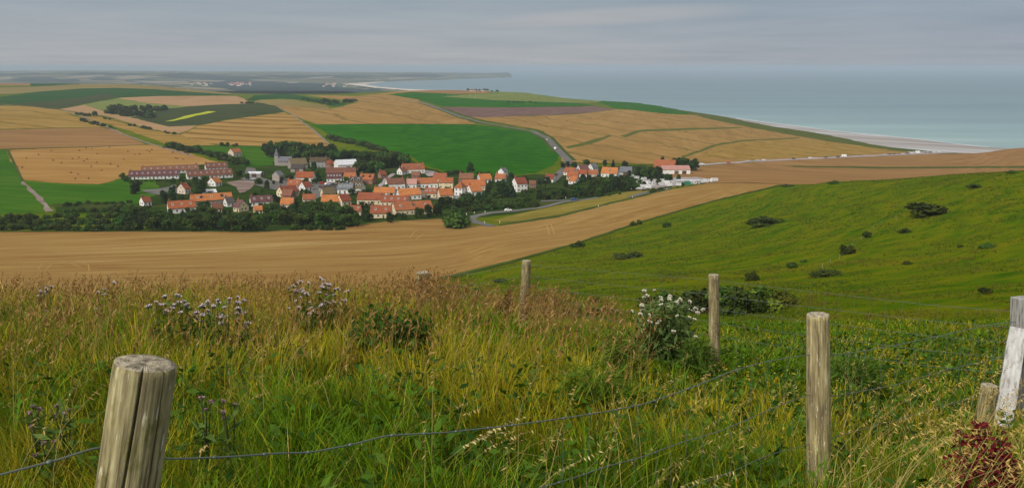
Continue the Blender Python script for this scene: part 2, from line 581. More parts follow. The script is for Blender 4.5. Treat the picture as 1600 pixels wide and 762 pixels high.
# far hills: patchwork of pale fields and dark woods
m_hills, nt, b = new_mat('far_hills', 0.95, 0.0)
vec = pos_map(nt, 25, (1 / 620, 1 / 460, 1))
vor = nd(nt, 'ShaderNodeTexVoronoi', i_Vector=vec, i_Scale=1.0, i_Randomness=1.0)
vr = nd(nt, 'ShaderNodeSeparateXYZ', i_0=vor.outputs['Color']).outputs[0]
cf = ramp(nt, vr, [(0.0, (.25, .19, .11)), (.2, (.10, .12, .06)), (.38, (.28, .21, .13)), (.52, (.07, .10, .05)), (.70, (.22, .18, .11)), (.82, (.07, .10, .05))], 'CONSTANT')
wd = noise(nt, pos_map(nt, 5, (1 / 850, 1 / 620, 1)), 1.0, 5.0, 0.6)
wmask = ramp(nt, wd, [(.49, (0, 0, 0)), (.51, (1, 1, 1))])
cw = ramp(nt, noise(nt, pos_map(nt, 0, (1 / 60, 1 / 60, 1))), [(.3, (.012, .026, .018)), (.7, (.03, .05, .03))])
nt.links.new(mixc(nt, wmask, cf, cw), b.inputs['Base Color'])
h_ob = link('hills', GF.mesh('hills'), m_hills)
h_ob['kind'] = 'structure'

m_woods = field_mat('far_woods', [(.010, .020, .022), (.018, .032, .032), (.035, .05, .042)], ang=0, streak=.004, patch=.002, spread=.2, fine=.02)  # blue of the distance haze put into the wood colour
m_fpale = field_mat('far_pale_field', [(.17, .15, .11), (.21, .18, .13), (.25, .21, .15)], ang=0, streak=.004, patch=.002, spread=.2, fine=.02)
def FS(pts, m, off=1.0):
    GF.sheet('woodland' if m is m_woods else 'field', pts, m, off, 3300)
FS([(318, 128.5), (350, 127), (420, 127.5), (470, 130), (520, 131), (530, 137), (600, 142), (560, 147), (420, 147), (380, 144), (340, 137), (310, 131)], m_woods)
for q in [[(20, 125), (32, 121.5), (50, 120.8), (75, 121), (92, 124), (98, 127.5), (60, 128.5), (28, 127)], [(80, 126), (100, 124), (124, 124), (128, 128), (95, 129)], [(142, 123.5), (160, 121.5), (176, 123), (178, 125.5), (150, 126)],
          [(100, 116.5), (140, 113), (200, 115), (240, 116), (200, 118), (130, 118)], [(-20, 117), (60, 114), (62, 117), (-20, 119)], [(240, 119), (260, 115), (300, 114.5), (330, 118), (380, 119.5), (420, 122), (330, 125.5), (270, 122)],
          [(190, 126), (230, 123.5), (250, 126.5), (220, 130)], [(400, 118), (520, 117.5), (600, 119), (560, 122), (450, 122)], [(600, 117), (680, 116), (700, 119.5), (640, 121)], [(300, 125), (380, 123.5), (400, 127), (330, 128.5)]]:
    FS(q, m_woods, 2)
for q in [[(-20, 122), (15, 120), (22, 124), (-20, 127)], [(100, 121.5), (140, 118.5), (150, 121), (110, 123.5)], [(180, 121.5), (205, 119), (236, 121), (225, 123.5), (190, 124.5)], [(205, 127), (290, 127.5), (300, 130), (235, 131)],
          [(305, 125.5), (352, 126.5), (340, 128.5), (300, 128)], [(480, 121.5), (524, 119.5), (520, 122), (492, 123.5)], [(120, 119), (160, 117.5), (170, 119.5), (130, 120.5)], [(606, 123), (640, 121.5), (650, 123.5), (610, 125.5)]]:
    FS(q, m_fpale, 3)
FS([(450, 129), (466, 129.2), (464, 131), (450, 130.6)], m_fpale, 3)

# sea
m_sea, nt, b = new_mat('sea_water', 0.42, 0.5)
b.inputs['IOR'].default_value = 1.33
p = nd(nt, 'ShaderNodeNewGeometry').outputs['Position']
sx_ = nd(nt, 'ShaderNodeSeparateXYZ', i_0=p)
# shallow, silty water along the shore: distance from the shoreline x - line
shore = math_n(nt, 'SUBTRACT', sx_.outputs[1], math_n(nt, 'MULTIPLY_ADD', sx_.outputs[0], -1.02, 2200.0))
bands = noise(nt, pos_map(nt, 40, (1 / 1500, 1 / 180, 1)), 1.0, 4.0, 0.55, 0.4)
sh = math_n(nt, 'MULTIPLY_ADD', math_n(nt, 'SUBTRACT', bands, .5), 900.0, shore)
cs = ramp(nt, math_n(nt, 'DIVIDE', sh, 5000.0), [(0.0, (.27, .36, .34)), (.08, (.21, .31, .31)), (.25, (.15, .235, .255)), (.6, (.12, .19, .215)), (1.0, (.11, .17, .195))])
streaks = noise(nt, pos_map(nt, 0, (1 / 4000, 1 / 260, 1)), 1.0, 5.0, 0.6)
cs = mixc(nt, 1.0, cs, ramp(nt, streaks, [(.32, (.76, .79, .82)), (.68, (1.20, 1.18, 1.16))]), 'MULTIPLY')
nt.links.new(cs, b.inputs['Base Color'])
wv = noise(nt, pos_map(nt, 30, (1 / 9, 1 / 4, 1)), 1.0, 4.0, 0.6)
bmp = nd(nt, 'ShaderNodeBump', i_Height=wv, i_Strength=0.35, i_Distance=0.5)
nt.links.new(bmp.outputs[0], b.inputs['Normal'])
rr = [1, 300, 700, 1500, 3000, 6000, 12000, 25000, 42000, 60000]
nseg = 128
vs, fs = [(0, 0, 0)], []
for r in rr[1:]:
    for k in range(nseg):
        vs.append((r * sin(2 * pi * k / nseg), r * cos(2 * pi * k / nseg), 0))
for k in range(nseg):
    fs.append((0, 1 + (k + 1) % nseg, 1 + k))
for q in range(len(rr) - 2):
    for k in range(nseg):
        a0, a1 = 1 + q * nseg + k, 1 + q * nseg + (k + 1) % nseg
        fs.append((a0, a1, a1 + nseg, a0 + nseg))
sea = link('sea', mesh_py('sea', vs, fs), m_sea)
sea['kind'] = 'structure'

# haze: one closed box of thin air
hz = [(-63000, -63000), (63000, -63000), (63000, 63000), (-63000, 63000)]
zb, zt = -5.0, 150.0
vs = [(x, y, zb) for x, y in hz] + [(x, y, zt) for x, y in hz]
fs = [(0, 3, 2, 1), (4, 5, 6, 7), (0, 1, 5, 4), (1, 2, 6, 5), (2, 3, 7, 6), (3, 0, 4, 7)]
m_haze = bpy.data.materials.new('haze')
m_haze.use_nodes = True
nt = m_haze.node_tree
nt.nodes.clear()
pv = nd(nt, 'ShaderNodeVolumePrincipled')
pv.inputs['Color'].default_value = (.50, .59, .69, 1)
pv.inputs['Density'].default_value = 8.6e-5
pv.inputs['Anisotropy'].default_value = 0.0
om = nd(nt, 'ShaderNodeOutputMaterial', i_Volume=pv.outputs[0])
haze = link('haze', mesh_py('haze', vs, fs), m_haze)
haze['kind'] = 'stuff'

# ------------------------------------------------------------------ fields
GOLD = [(.27, .140, .030), (.37, .200, .046), (.45, .265, .075)]
m_stub = field_mat('near_stubble', [(.185, .08, .022), (.235, .122, .028), (.268, .156, .034), (.305, .185, .046), (.39, .25, .075)], ang=-17, streak=.26, patch=.016, k=(.5, .36, .14), mid=.5, spread=.155)
m_bale = field_mat('mown_stubble', [(.23, .105, .020), (.31, .165, .034), (.38, .225, .06)], ang=8, streak=.16, patch=.015, spread=.14)
m_brown = field_mat('ripe_barley', [(.165, .085, .022), (.245, .13, .035), (.31, .175, .05)], ang=10, streak=.09, patch=.010, spread=.155)
m_gold = field_mat('ripe_wheat', [(.19, .11, .015), (.27, .162, .026), (.34, .21, .045)], ang=35, streak=.10, patch=.007, spread=.155, tram=(70, .07, .8), tramc=(.12, .075, .015))
m_gold2 = field_mat('ripe_wheat_slope', [(.195, .108, .022), (.275, .157, .033), (.345, .205, .052)], ang=62, streak=.09, patch=.006, spread=.155, tram=(85, .06, .85), tramc=(.12, .085, .02))
m_stripe = field_mat('swathed_straw', [(.22, .125, .022), (.31, .178, .036), (.38, .235, .06)], ang=27, streak=.11, patch=.01, spread=.155, tram=(46, .22, 1.0), tramc=(.15, .08, .014))
m_pink = field_mat('pale_stubble', [(.25, .14, .045), (.33, .195, .07), (.40, .25, .10)], ang=-28, streak=.12, patch=.01, spread=.155)
m_green = field_mat('beet_leaves', [(.008, .056, .0005), (.016, .090, .001), (.034, .128, .003)], ang=14, streak=.09, patch=.008, spread=.155, tram=(42, .03, .55), tramc=(.006, .034, .002))
m_dkgreen = field_mat('dark_crop', [(.008, .04, .006), (.014, .062, .008), (.05, .06, .02)], ang=5, streak=.05, patch=.004, spread=.17)
m_beet = field_mat('purple_crop', [(.025, .035, .012), (.04, .052, .018), (.06, .06, .026)], ang=20, streak=.05, patch=.006, spread=.155)
m_rape = field_mat('yellow_flower_strip', [(.28, .30, .012), (.38, .38, .015), (.30, .35, .02)], ang=20, streak=.2, patch=.05, spread=.155)
m_plough = field_mat('ploughed_soil', [(.10, .055, .032), (.145, .08, .048), (.19, .115, .07)], ang=3, streak=.06, patch=.006, spread=.155)
m_olive = field_mat('olive_stubble', [(.15, .105, .025), (.20, .15, .035), (.27, .19, .055)], ang=0, streak=.03, patch=.003, spread=.155)
m_grassf = field_mat('meadow_grass', [(.020, .068, .003), (.034, .10, .005), (.07, .125, .009)], ang=20, streak=.12, patch=.02, spread=.155)
m_past2 = field_mat('far_pasture', [(.10, .13, .02), (.14, .165, .028), (.19, .19, .04)], ang=0, streak=.03, patch=.004, spread=.155)
m_yel = field_mat('yellowing_ley', [(.12, .10, .012), (.195, .15, .02), (.27, .19, .036)], ang=-14, streak=.2, patch=.03, spread=.155)
m_scrub = field_mat('village_green', [(.010, .024, .003), (.022, .044, .006), (.065, .068, .018)], ang=0, streak=.1, patch=.05, spread=.155)
m_soil = field_mat('bare_soil', [(.13, .085, .045), (.20, .135, .08), (.34, .27, .20)], ang=0, streak=.2, patch=.08, spread=.155)
m_road = field_mat('asphalt', [(.095, .09, .083), (.13, .122, .112), (.17, .16, .145)], ang=0, streak=.02, patch=.02, spread=.25)
m_track = field_mat('gravel_track', [(.24, .19, .13), (.33, .27, .19), (.40, .34, .25)], ang=0, streak=.1, patch=.05, spread=.155)
m_strip = field_mat('grassy_baulk', [(.05, .065, .010), (.08, .09, .016), (.12, .11, .026)], ang=0, streak=.1, patch=.05, spread=.2)
m_coast = field_mat('rough_coastal_grass', [(.035, .05, .006), (.065, .082, .010), (.12, .11, .022)], ang=35, streak=.06, patch=.012, spread=.16)
m_track2 = field_mat('earth_track', [(.15, .11, .06), (.21, .16, .095), (.28, .22, .14)], ang=0, streak=.1, patch=.05, spread=.155)
m_verge = field_mat('dark_verge', [(.03, .05, .01), (.05, .075, .015), (.08, .10, .02)], ang=0, streak=.1, patch=.05, spread=.155)

S = G.sheet


def ribbon(name, pts, mat, off, wid, ymin=200):
    """a strip of even width (m) along a pixel polyline"""
    P = []
    for k in range(len(pts) - 1):
        (x0, y0), (x1, y1) = pts[k], pts[k + 1]
        m = max(1, int(math.hypot(x1 - x0, y1 - y0) / 8))
        for q in range(m):
            P.append(Vector(G.cast(x0 + (x1 - x0) * q / m, y0 + (y1 - y0) * q / m, ymin)))
    P.append(Vector(G.cast(*pts[-1], ymin)))
    L, Rr = [], []
    for k, p in enumerate(P):
        d = (P[min(k + 1, len(P) - 1)] - P[max(k - 1, 0)]).normalized()
        nrm = Vector((-d.y, d.x)) * wid / 2
        L.append(tuple(p + nrm)); Rr.append(tuple(p - nrm))
    quads = []
    obs = []
    vs, fs = [], []
    for k in range(len(P) - 1):
        pass
    return S(name, None, mat, off, ymin, world=L + Rr[::-1])

# --- far left ridge
S('field', [(-60, 134), (-60, 126), (48, 126), (48, 134)], m_brown, .10, 900)
S('field', [(48, 135), (48, 126), (100, 129), (130, 133)], m_dkgreen, .10, 900)
S('field', [(-60, 152), (-60, 139), (60, 135.5), (130, 131), (190, 128), (250, 128), (340, 138), (345, 142), (365, 148), (300, 144), (240, 139.5), (180, 137.5), (130, 138.5), (60, 143.5)], m_olive, .10, 900)
S('field', [(-60, 164), (-60, 158), (0, 152), (60, 143.5), (130, 138.5), (180, 137.5), (240, 139.5), (300, 144), (370, 149), (250, 150), (190, 152.5), (140, 161), (90, 171), (40, 166)], m_dkgreen, .10, 500)
S('field', [(78, 157), (130, 152), (165, 146), (188, 152), (140, 161), (90, 171), (60, 167), (20, 163)], m_beet, .16, 500)
S('field', [(182, 153.5), (240, 150.5), (370, 150), (386, 157), (392, 162), (340, 163.5), (290, 166.5), (230, 161)], m_pink, .10, 500)
S('field', [(130, 163.5), (182, 153.5), (230, 161), (290, 166.5), (262, 180), (215, 187), (160, 172)], m_past2, .08, 500)
S('field', [(205, 184), (262, 170), (292, 167), (340, 164), (395, 162), (405, 160), (432, 166), (441, 175), (360, 186), (310, 195), (265, 198), (232, 190)], m_beet, .12, 500)
S('field', [(260, 190), (290, 181.5), (325, 174), (337, 174.8), (310, 180.5), (272, 189)], m_rape, .18, 500)
S('field', [(-60, 203), (-60, 160), (0, 162), (45, 166), (90, 171), (110, 180), (150, 190), (178, 200), (150, 199), (0, 202)], m_gold, .10, 400)
S('field', [(-60, 234), (-60, 204), (0, 203), (150, 199.5), (182, 203), (228, 226), (150, 229), (0, 233)], m_brown, .10, 400)
S('field', [(90, 171.5), (132, 164), (162, 173), (232, 190), (265, 198), (312, 196), (280, 209), (235, 202), (165, 181)], m_pink, .10, 400)
S('field', [(95, 173), (165, 182), (235, 203), (280, 210), (340, 228), (270, 230), (215, 209), (150, 189), (108, 178)], m_gold, .10, 400)
S('field', [(312, 196), (360, 187), (441, 176), (456, 180), (490, 205), (520, 229), (514, 233), (440, 228), (360, 228), (300, 222), (282, 210)], m_stripe, .10, 400)
S('field', [(12, 234.5), (150, 229.5), (235, 226), (290, 238), (342, 254), (275, 262), (208, 268), (190, 278), (155, 288), (90, 286), (33, 281)], m_bale, .10, 400)
S('field', [(-60, 334), (-60, 234), (8, 234.5), (35, 285), (72, 329), (0, 336)], m_grassf, .10, 350)
S('field', [(40, 283), (90, 287), (155, 289), (192, 279), (208, 269), (240, 275), (250, 300), (215, 318), (180, 322), (92, 325), (70, 318)], m_grassf, .10, 350)
S('path', [(33, 283), (37, 283), (74, 318), (84, 330), (74, 331), (62, 317)], m_track2, .16, 350)
S('field', [(262, 229), (345, 227), (415, 229), (440, 238), (425, 258), (388, 262), (330, 245)], m_grassf, .12, 400)
S('field', [(80, 319), (180, 315), (215, 322), (215, 335), (90, 332)], m_scrub, .12, 350)
# --- middle
S('field', [(380, 158), (400, 149), (450, 146), (478, 151), (545, 163), (520, 166), (490, 158), (440, 154)], m_dkgreen, .10, 900)
S('field', [(392, 162), (405, 156), (460, 156), (515, 166), (512, 172), (455, 166), (432, 165)], m_olive, .10, 600)
S('field', [(478, 149), (560, 150), (640, 141), (655, 158), (700, 175), (745, 194), (490, 194.5), (458, 180), (428, 164), (515, 171), (560, 160)], m_gold2, .09, 500)
S('field', [(485, 195), (600, 193.5), (740, 195), (800, 201), (838, 208), (862, 224), (874, 242), (866, 258), (838, 270), (780, 276), (700, 270), (664, 258), (640, 243), (590, 232), (520, 212)], m_green, .10, 400)
S('field', [(604, 148), (640, 144), (690, 146), (720, 148), (700, 151), (760, 156), (880, 158), (930, 165), (830, 168.5), (690, 166), (655, 156)], m_green, .10, 600)
S('field', [(620, 142), (700, 139), (770, 141), (762, 146), (690, 147), (650, 144)], m_brown, .09, 900)
S('field', [(690, 151), (760, 146), (800, 141), (850, 147), (920, 155), (940, 160), (900, 161), (780, 157)], m_past2, .12, 600)
S('field', [(690, 167.5), (780, 168.5), (930, 166), (962, 171), (900, 178), (830, 181), (750, 184), (728, 182)], m_plough, .12, 500)
S('field', [(728, 183), (830, 181.5), (900, 179), (962, 171.5), (1010, 172), (1080, 179), (1180, 193), (1290, 212), (1440, 234), (1480, 241), (1330, 243), (1180, 251), (1085, 258), (1000, 256), (880, 253), (874, 235), (850, 205), (800, 196)], m_gold2, .09, 400)
S('field', [(930, 159), (1000, 157), (1040, 160), (1110, 181), (1040, 178), (960, 169)], m_green, .12, 500)
S('grass_strip', [(886, 229), (920, 221), (952, 211), (955, 213), (925, 225), (888, 232)], m_strip, .16, 400)
S('grass_strip', [(970, 213), (1000, 203), (1090, 200), (1160, 199), (1160, 200.5), (1002, 206), (980, 215)], m_strip, .16, 400)
S('grass_strip', [(1065, 245), (1120, 225), (1160, 219), (1250, 215), (1250, 216.5), (1160, 221), (1122, 227.5), (1070, 246.5)], m_strip, .16, 400)
S('field', [(1120, 229), (1160, 221.5), (1250, 217), (1370, 230), (1400, 236), (1330, 242), (1180, 249), (1090, 246)], m_gold, .13, 500)
S('coastal_strip', [(1005, 158.5), (1045, 160), (1110, 177), (1190, 192.5), (1300, 211.5), (1400, 227), (1500, 236.5), (1505, 240), (1470, 241), (1400, 236), (1290, 220.5), (1180, 201), (1110, 186.5), (1060, 173), (1030, 165)], m_coast, .17, 500)
# --- right
S('field', [(1060, 262), (1200, 252), (1330, 246), (1500, 239), (1600, 225), (1700, 222), (1700, 300), (1400, 300), (1220, 296), (1200, 289), (1095, 287), (1040, 280)], m_brown, .10, 520)
S('grass_strip', [(1225, 259), (1380, 261.2), (1660, 259.5), (1660, 262), (1380, 263.6), (1240, 261)], m_verge, .18, 520)
S('road', [(1080, 257.6), (1180, 251), (1300, 245.2), (1400, 240.8), (1505, 236.5), (1505, 238.6), (1400, 243), (1300, 247.4), (1180, 253.2), (1080, 260)], m_track, .20, 500)
S('car_park', [(1420, 237), (1510, 235), (1510, 238), (1420, 240.5)], m_track, .26, 800)
# --- near stubble and its neighbours
S('field', [(-60, 363), (250, 362), (400, 363), (520, 357), (600, 346.5), (690, 342), (720, 352), (780, 353), (870, 340), (985, 311), (1050, 296), (1110, 286), (1222, 288), (1110, 314), (1000, 346), (900, 379), (800, 407), (690, 434), (620, 455), (-60, 470)], m_stub, .10, 150)
S('field', [(768, 347), (790, 339), (880, 320), (985, 299), (1060, 291), (1105, 286), (1050, 294), (985, 309), (880, 335), (800, 347)], m_yel, .16, 250)
S('field_edge', [(688, 434), (800, 407), (900, 379.5), (1000, 346.5), (1110, 314.5), (1222, 288.5), (1222, 290), (1110, 316.5), (1000, 349), (900, 382), (800, 410.5), (690, 438.5)], m_verge, .18, 150)
S('field_edge', [(780, 350.5), (870, 337), (985, 309), (1050, 294), (1050, 296), (985, 311.5), (870, 340), (780, 353.5)], m_verge, .22, 250)
# --- roads


ribbon('road', [(640, 157), (662, 160.5), (690, 171), (715, 181), (752, 191.5), (795, 199), (833, 205.5), (856, 217), (874, 237), (889, 252)], m_road, .22, 8.0, 400)
ribbon('verge', [(655, 161), (690, 173), (715, 183.2), (752, 193.4), (795, 201.2), (830, 208), (850, 219), (867, 238)], m_verge, .20, 5.0, 400)
ribbon('verge', [(690, 168.5), (718, 178.5), (755, 188.5), (800, 195.8), (838, 202.5), (862, 215), (881, 236), (897, 251)], m_verge, .20, 5.0, 400)
ribbon('road', [(888, 251), (884, 262), (874, 272), (864, 282)], m_road, .26, 7.0, 400)
ribbon('road', [(770, 354), (745, 348), (735, 343), (742, 338), (765, 333), (800, 330), (845, 325), (880, 316), (905, 313.5)], m_road, .24, 5.5, 250)
ribbon('road', [(845, 314.5), (880, 313.5), (905, 313.5), (935, 309)], m_road, .26, 5.0, 250)
ribbon('road', [(985, 308), (1010, 301), (1045, 294.5)], m_road, .30, 5.0, 250)
ribbon('path', [(98, 172), (150, 190), (180, 205), (225, 222), (262, 233), (300, 244)], m_track2, .24, 3.2, 400)
ribbon('path', [(432, 166), (458, 180), (490, 204), (518, 229)], m_track2, .24, 2.6, 400)
# --- village floor
S('village_green', [(180, 335), (205, 300), (200, 285), (275, 262), (342, 255), (430, 245), (520, 235), (590, 240), (640, 250), (664, 262), (700, 270), (780, 277), (838, 272), (880, 276), (900, 262), (1000, 258), (1095, 268), (1095, 287), (985, 300), (880, 318), (800, 335), (700, 344), (600, 348), (520, 358), (400, 364), (260, 362)], m_scrub, .08, 350)
S('yard', [(352, 285), (372, 282), (400, 284), (396, 291), (384, 300), (372, 302), (366, 293)], m_soil, .22, 350)
S('yard', [(385, 262), (400, 263), (410, 278), (430, 285), (470, 272), (500, 285), (545, 285), (560, 300), (520, 300), (490, 312), (470, 305), (440, 300), (400, 290), (380, 280)], m_road, .20, 350)
S('yard', [(580, 300), (600, 285), (650, 296), (700, 300), (735, 306), (735, 312), (700, 314), (640, 308), (600, 306)], m_road, .20, 350)
S('yard', [(660, 266), (680, 268), (690, 274), (668, 276)], m_track, .24, 350)
S('yard', [(590, 290), (600, 280), (612, 270), (616, 272), (604, 284), (596, 292)], m_track, .24, 350)
S('yard', [(222, 297), (250, 295), (290, 285), (290, 302), (250, 305), (230, 302)], m_road, .20, 350)
S('yard', [(985, 296), (995, 282), (1040, 278), (1090, 277), (1120, 284), (1060, 290), (1000, 297)], m_track, .20, 350)

# field borders: grassy baulks and wheel tracks
for pts, w in [([(0, 203), (80, 200.5), (150, 199.3), (182, 202)], 3), ([(0, 234), (150, 229.8), (232, 226)], 3.5), ([(90, 171), (150, 180), (230, 203), (285, 210)], 2.5),
               ([(485, 195), (600, 193.8), (745, 194.5)], 3), ([(265, 198), (312, 195.5), (360, 186.8), (441, 175.5)], 3), ([(0, 162), (45, 166), (90, 171)], 3),
               ([(690, 167.5), (780, 168.5), (930, 166)], 4), ([(262, 229), (345, 227.4), (415, 229)], 2.5), ([(35, 283), (12, 234)], 2), ([(1095, 287), (1160, 285.5), (1222, 288)], 2.0),
               ([(874, 253), (940, 256), (1000, 257.5), (1085, 259)], 3), ([(0, 361.8), (250, 361.2), (400, 362.3), (520, 356.5), (600, 346), (690, 341.5)], 2.0)]:
    ribbon('field_edge', pts, m_verge, .28, w, 250 if pts[0][1] > 340 else 400)
m_trod = field_mat('trodden_straw', [(.28, .17, .035), (.34, .21, .05), (.38, .25, .07)], ang=0, streak=.2, patch=.1, spread=.155)
for pts in [[(640, 372), (648, 362), (665, 357), (690, 354)], [(650, 374), (662, 366), (690, 360)], [(672, 366), (700, 359), (722, 356.5)], [(790, 360), (830, 368), (860, 374)],
            [(854, 351), (857, 360), (858, 367)], [(860.5, 350), (864, 359), (866, 366)], [(60, 421), (66, 411), (90, 407), (120, 408), (138, 414), (140, 424)],
            [(70, 424), (80, 414), (110, 411), (128, 419)], [(0, 371), (60, 366), (130, 364)], [(430, 386), (560, 375), (690, 362), (800, 352)], [(0, 398), (200, 397), (420, 393), (600, 385), (760, 372)],
            [(200, 372), (420, 371), (560, 362)], [(600, 425), (760, 396), (900, 362), (1020, 328), (1120, 302)]]:
    ribbon('wheel_tracks', pts, m_trod, .16, .55, 150)
# beaches
def flat(name, grid_pts, mat, z):
    P = []
    for px, py in grid_pts:
        kx, kz = ray(px, py)
        Y = (z - ZC) / kz
        P.append((kx * Y, Y, z))
    o = link(name, mesh_py(name, P, [tuple(range(len(P)))]), mat)
    o['kind'] = 'structure'
    return o


m_sand = bpy.data.materials.new('wet_sand')
m_sand, nt, b = new_mat('wet_sand', 0.6, 0.4)
c = ramp(nt, noise(nt, pos_map(nt, 43, (1 / 420, 1 / 24, 1)), 1.0, 4.0, .5), [(.30, (.17, .15, .13)), (.45, (.26, .22, .19)), (.55, (.31, .27, .245)), (.66, (.42, .43, .44))])
nt.links.new(c, b.inputs['Base Color'])
flat('beach', [(1120, 180), (1190, 190.5), (1245, 197.5), (1300, 205), (1350, 209.5), (1400, 214.5), (1450, 220), (1500, 226), (1540, 229.5), (1610, 234), (1610, 246), (1500, 241), (1400, 232), (1300, 219), (1240, 209), (1190, 200), (1120, 190)], m_sand, 0.35)
m_sand2, nt, b = new_mat('dry_sand', 0.9, 0.2)
c = ramp(nt, noise(nt, pos_map(nt, 0, (1 / 300, 1 / 300, 1))), [(.3, (.42, .34, .26)), (.7, (.62, .54, .45))])
nt.links.new(c, b.inputs['Base Color'])
flat('beach', [(526, 131.2), (545, 130.2), (575, 129), (600, 127.5), (602, 128.3), (580, 130.2), (570, 131.8), (580, 134), (596, 136), (630, 139), (700, 142), (640, 146), (600, 144), (575, 140), (555, 136)], m_sand2, 0.5)
# surf line
m_foam, nt, b = new_mat('surf', 0.6, 0.3)
b.inputs['Base Color'].default_value = (.55, .58, .60, 1)
up = [(1150, 184.2), (1190, 190), (1245, 196.6), (1300, 204), (1350, 208.8), (1400, 213.6), (1450, 219), (1500, 225), (1545, 229.6)]
flat('surf', up + [(x, y + .7) for x, y in up[::-1]], m_foam, 0.5)

# ================================================================== village
def plain(name, c, rough=0.8, var=0.15, scale=1.5, spec=0.15, c2=None, metal=0.0):
    """painted / built surface: base colour, blotchy wear, a little variation from one object to the next"""
    m, nt, b = new_mat(name, rough, spec)
    oi = nd(nt, 'ShaderNodeObjectInfo')
    n = noise(nt, pos_map(nt, 0, (scale, scale, scale), obj=True), 1.0, 4.0, .6)
    d = tuple(x * .62 for x in c) if c2 is None else c2
    col = ramp(nt, n, [(.35, d), (.6, c)])
    hs = nd(nt, 'ShaderNodeHueSaturation', i_Color=col)
    nt.links.new(math_n(nt, 'MULTIPLY_ADD', oi.outputs['Random'], 2 * var, 1 - var), hs.inputs['Value'])
    nt.links.new(hs.outputs[0], b.inputs['Base Color'])
    b.inputs['Metallic'].default_value = metal
    return m


def roof_mat(name, c, dark):
    m, nt, b = new_mat(name, .85, .15)
    oi = nd(nt, 'ShaderNodeObjectInfo')
    big = noise(nt, pos_map(nt, 0, (.35, .9, .9), obj=True), 1.0, 5.0, .65)
    tile = noise(nt, pos_map(nt, 0, (4, 4, 3), obj=True), 1.0, 2.0, .6)
    t = math_n(nt, 'MULTIPLY_ADD', tile, .35, math_n(nt, 'MULTIPLY', big, .65))
    col = ramp(nt, t, [(.34, dark), (.5, c), (.68, tuple(min(1, x * 1.22) for x in c))])
    hs = nd(nt, 'ShaderNodeHueSaturation', i_Color=col)
    nt.links.new(math_n(nt, 'MULTIPLY_ADD', oi.outputs['Random'], .5, .66), hs.inputs['Value'])
    nt.links.new(math_n(nt, 'MULTIPLY_ADD', oi.outputs['Random'], .018, .497), hs.inputs['Hue'])
    hs.inputs['Saturation'].default_value = .97
    nt.links.new(hs.outputs[0], b.inputs['Base Color'])
    return m


ROOF = {'o': roof_mat('orange_tiles', (.36, .100, .031), (.21, .058, .022)), 'r': roof_mat('red_tiles', (.265, .068, .030), (.15, .042, .022)),
        'b': roof_mat('brown_tiles', (.165, .06, .038), (.09, .04, .028)), 'p': roof_mat('plum_tiles', (.125, .05, .05), (.07, .033, .035)),
        's': roof_mat('slates', (.13, .135, .15), (.07, .07, .08)), 'g': roof_mat('pale_sheet_roof', (.50, .50, .52), (.33, .33, .35)),
        'd': roof_mat('dark_roof', (.075, .06, .055), (.04, .035, .035)), 'm': roof_mat('mossy_barn_roof', (.115, .08, .042), (.06, .046, .028)),
        'k': roof_mat('pink_sheet_roof', (.36, .17, .15), (.27, .12, .105))}
WALL = {'w': plain('white_render', (.80, .77, .72), var=.08), 'c': plain('cream_render', (.72, .60, .38), var=.08), 'k': plain('red_brick', (.27, .12, .075)),
        't': plain('grey_stone', (.32, .28, .24)), 'n': plain('beige_render', (.66, .54, .43), var=.08), 'g': plain('grey_render', (.42, .41, .40))}
m_frame = plain('white_joinery', (.78, .77, .74), .6, .04)
m_pane, nt, b = new_mat('window_glass', 0.15, 0.5)
b.inputs['Base Color'].default_value = (.018, .022, .026, 1)
m_door = plain('painted_door', (.12, .07, .05), .6, .5)
m_brick = plain('chimney_brick', (.30, .13, .08))
m_pot = plain('clay_pot', (.40, .16, .07))


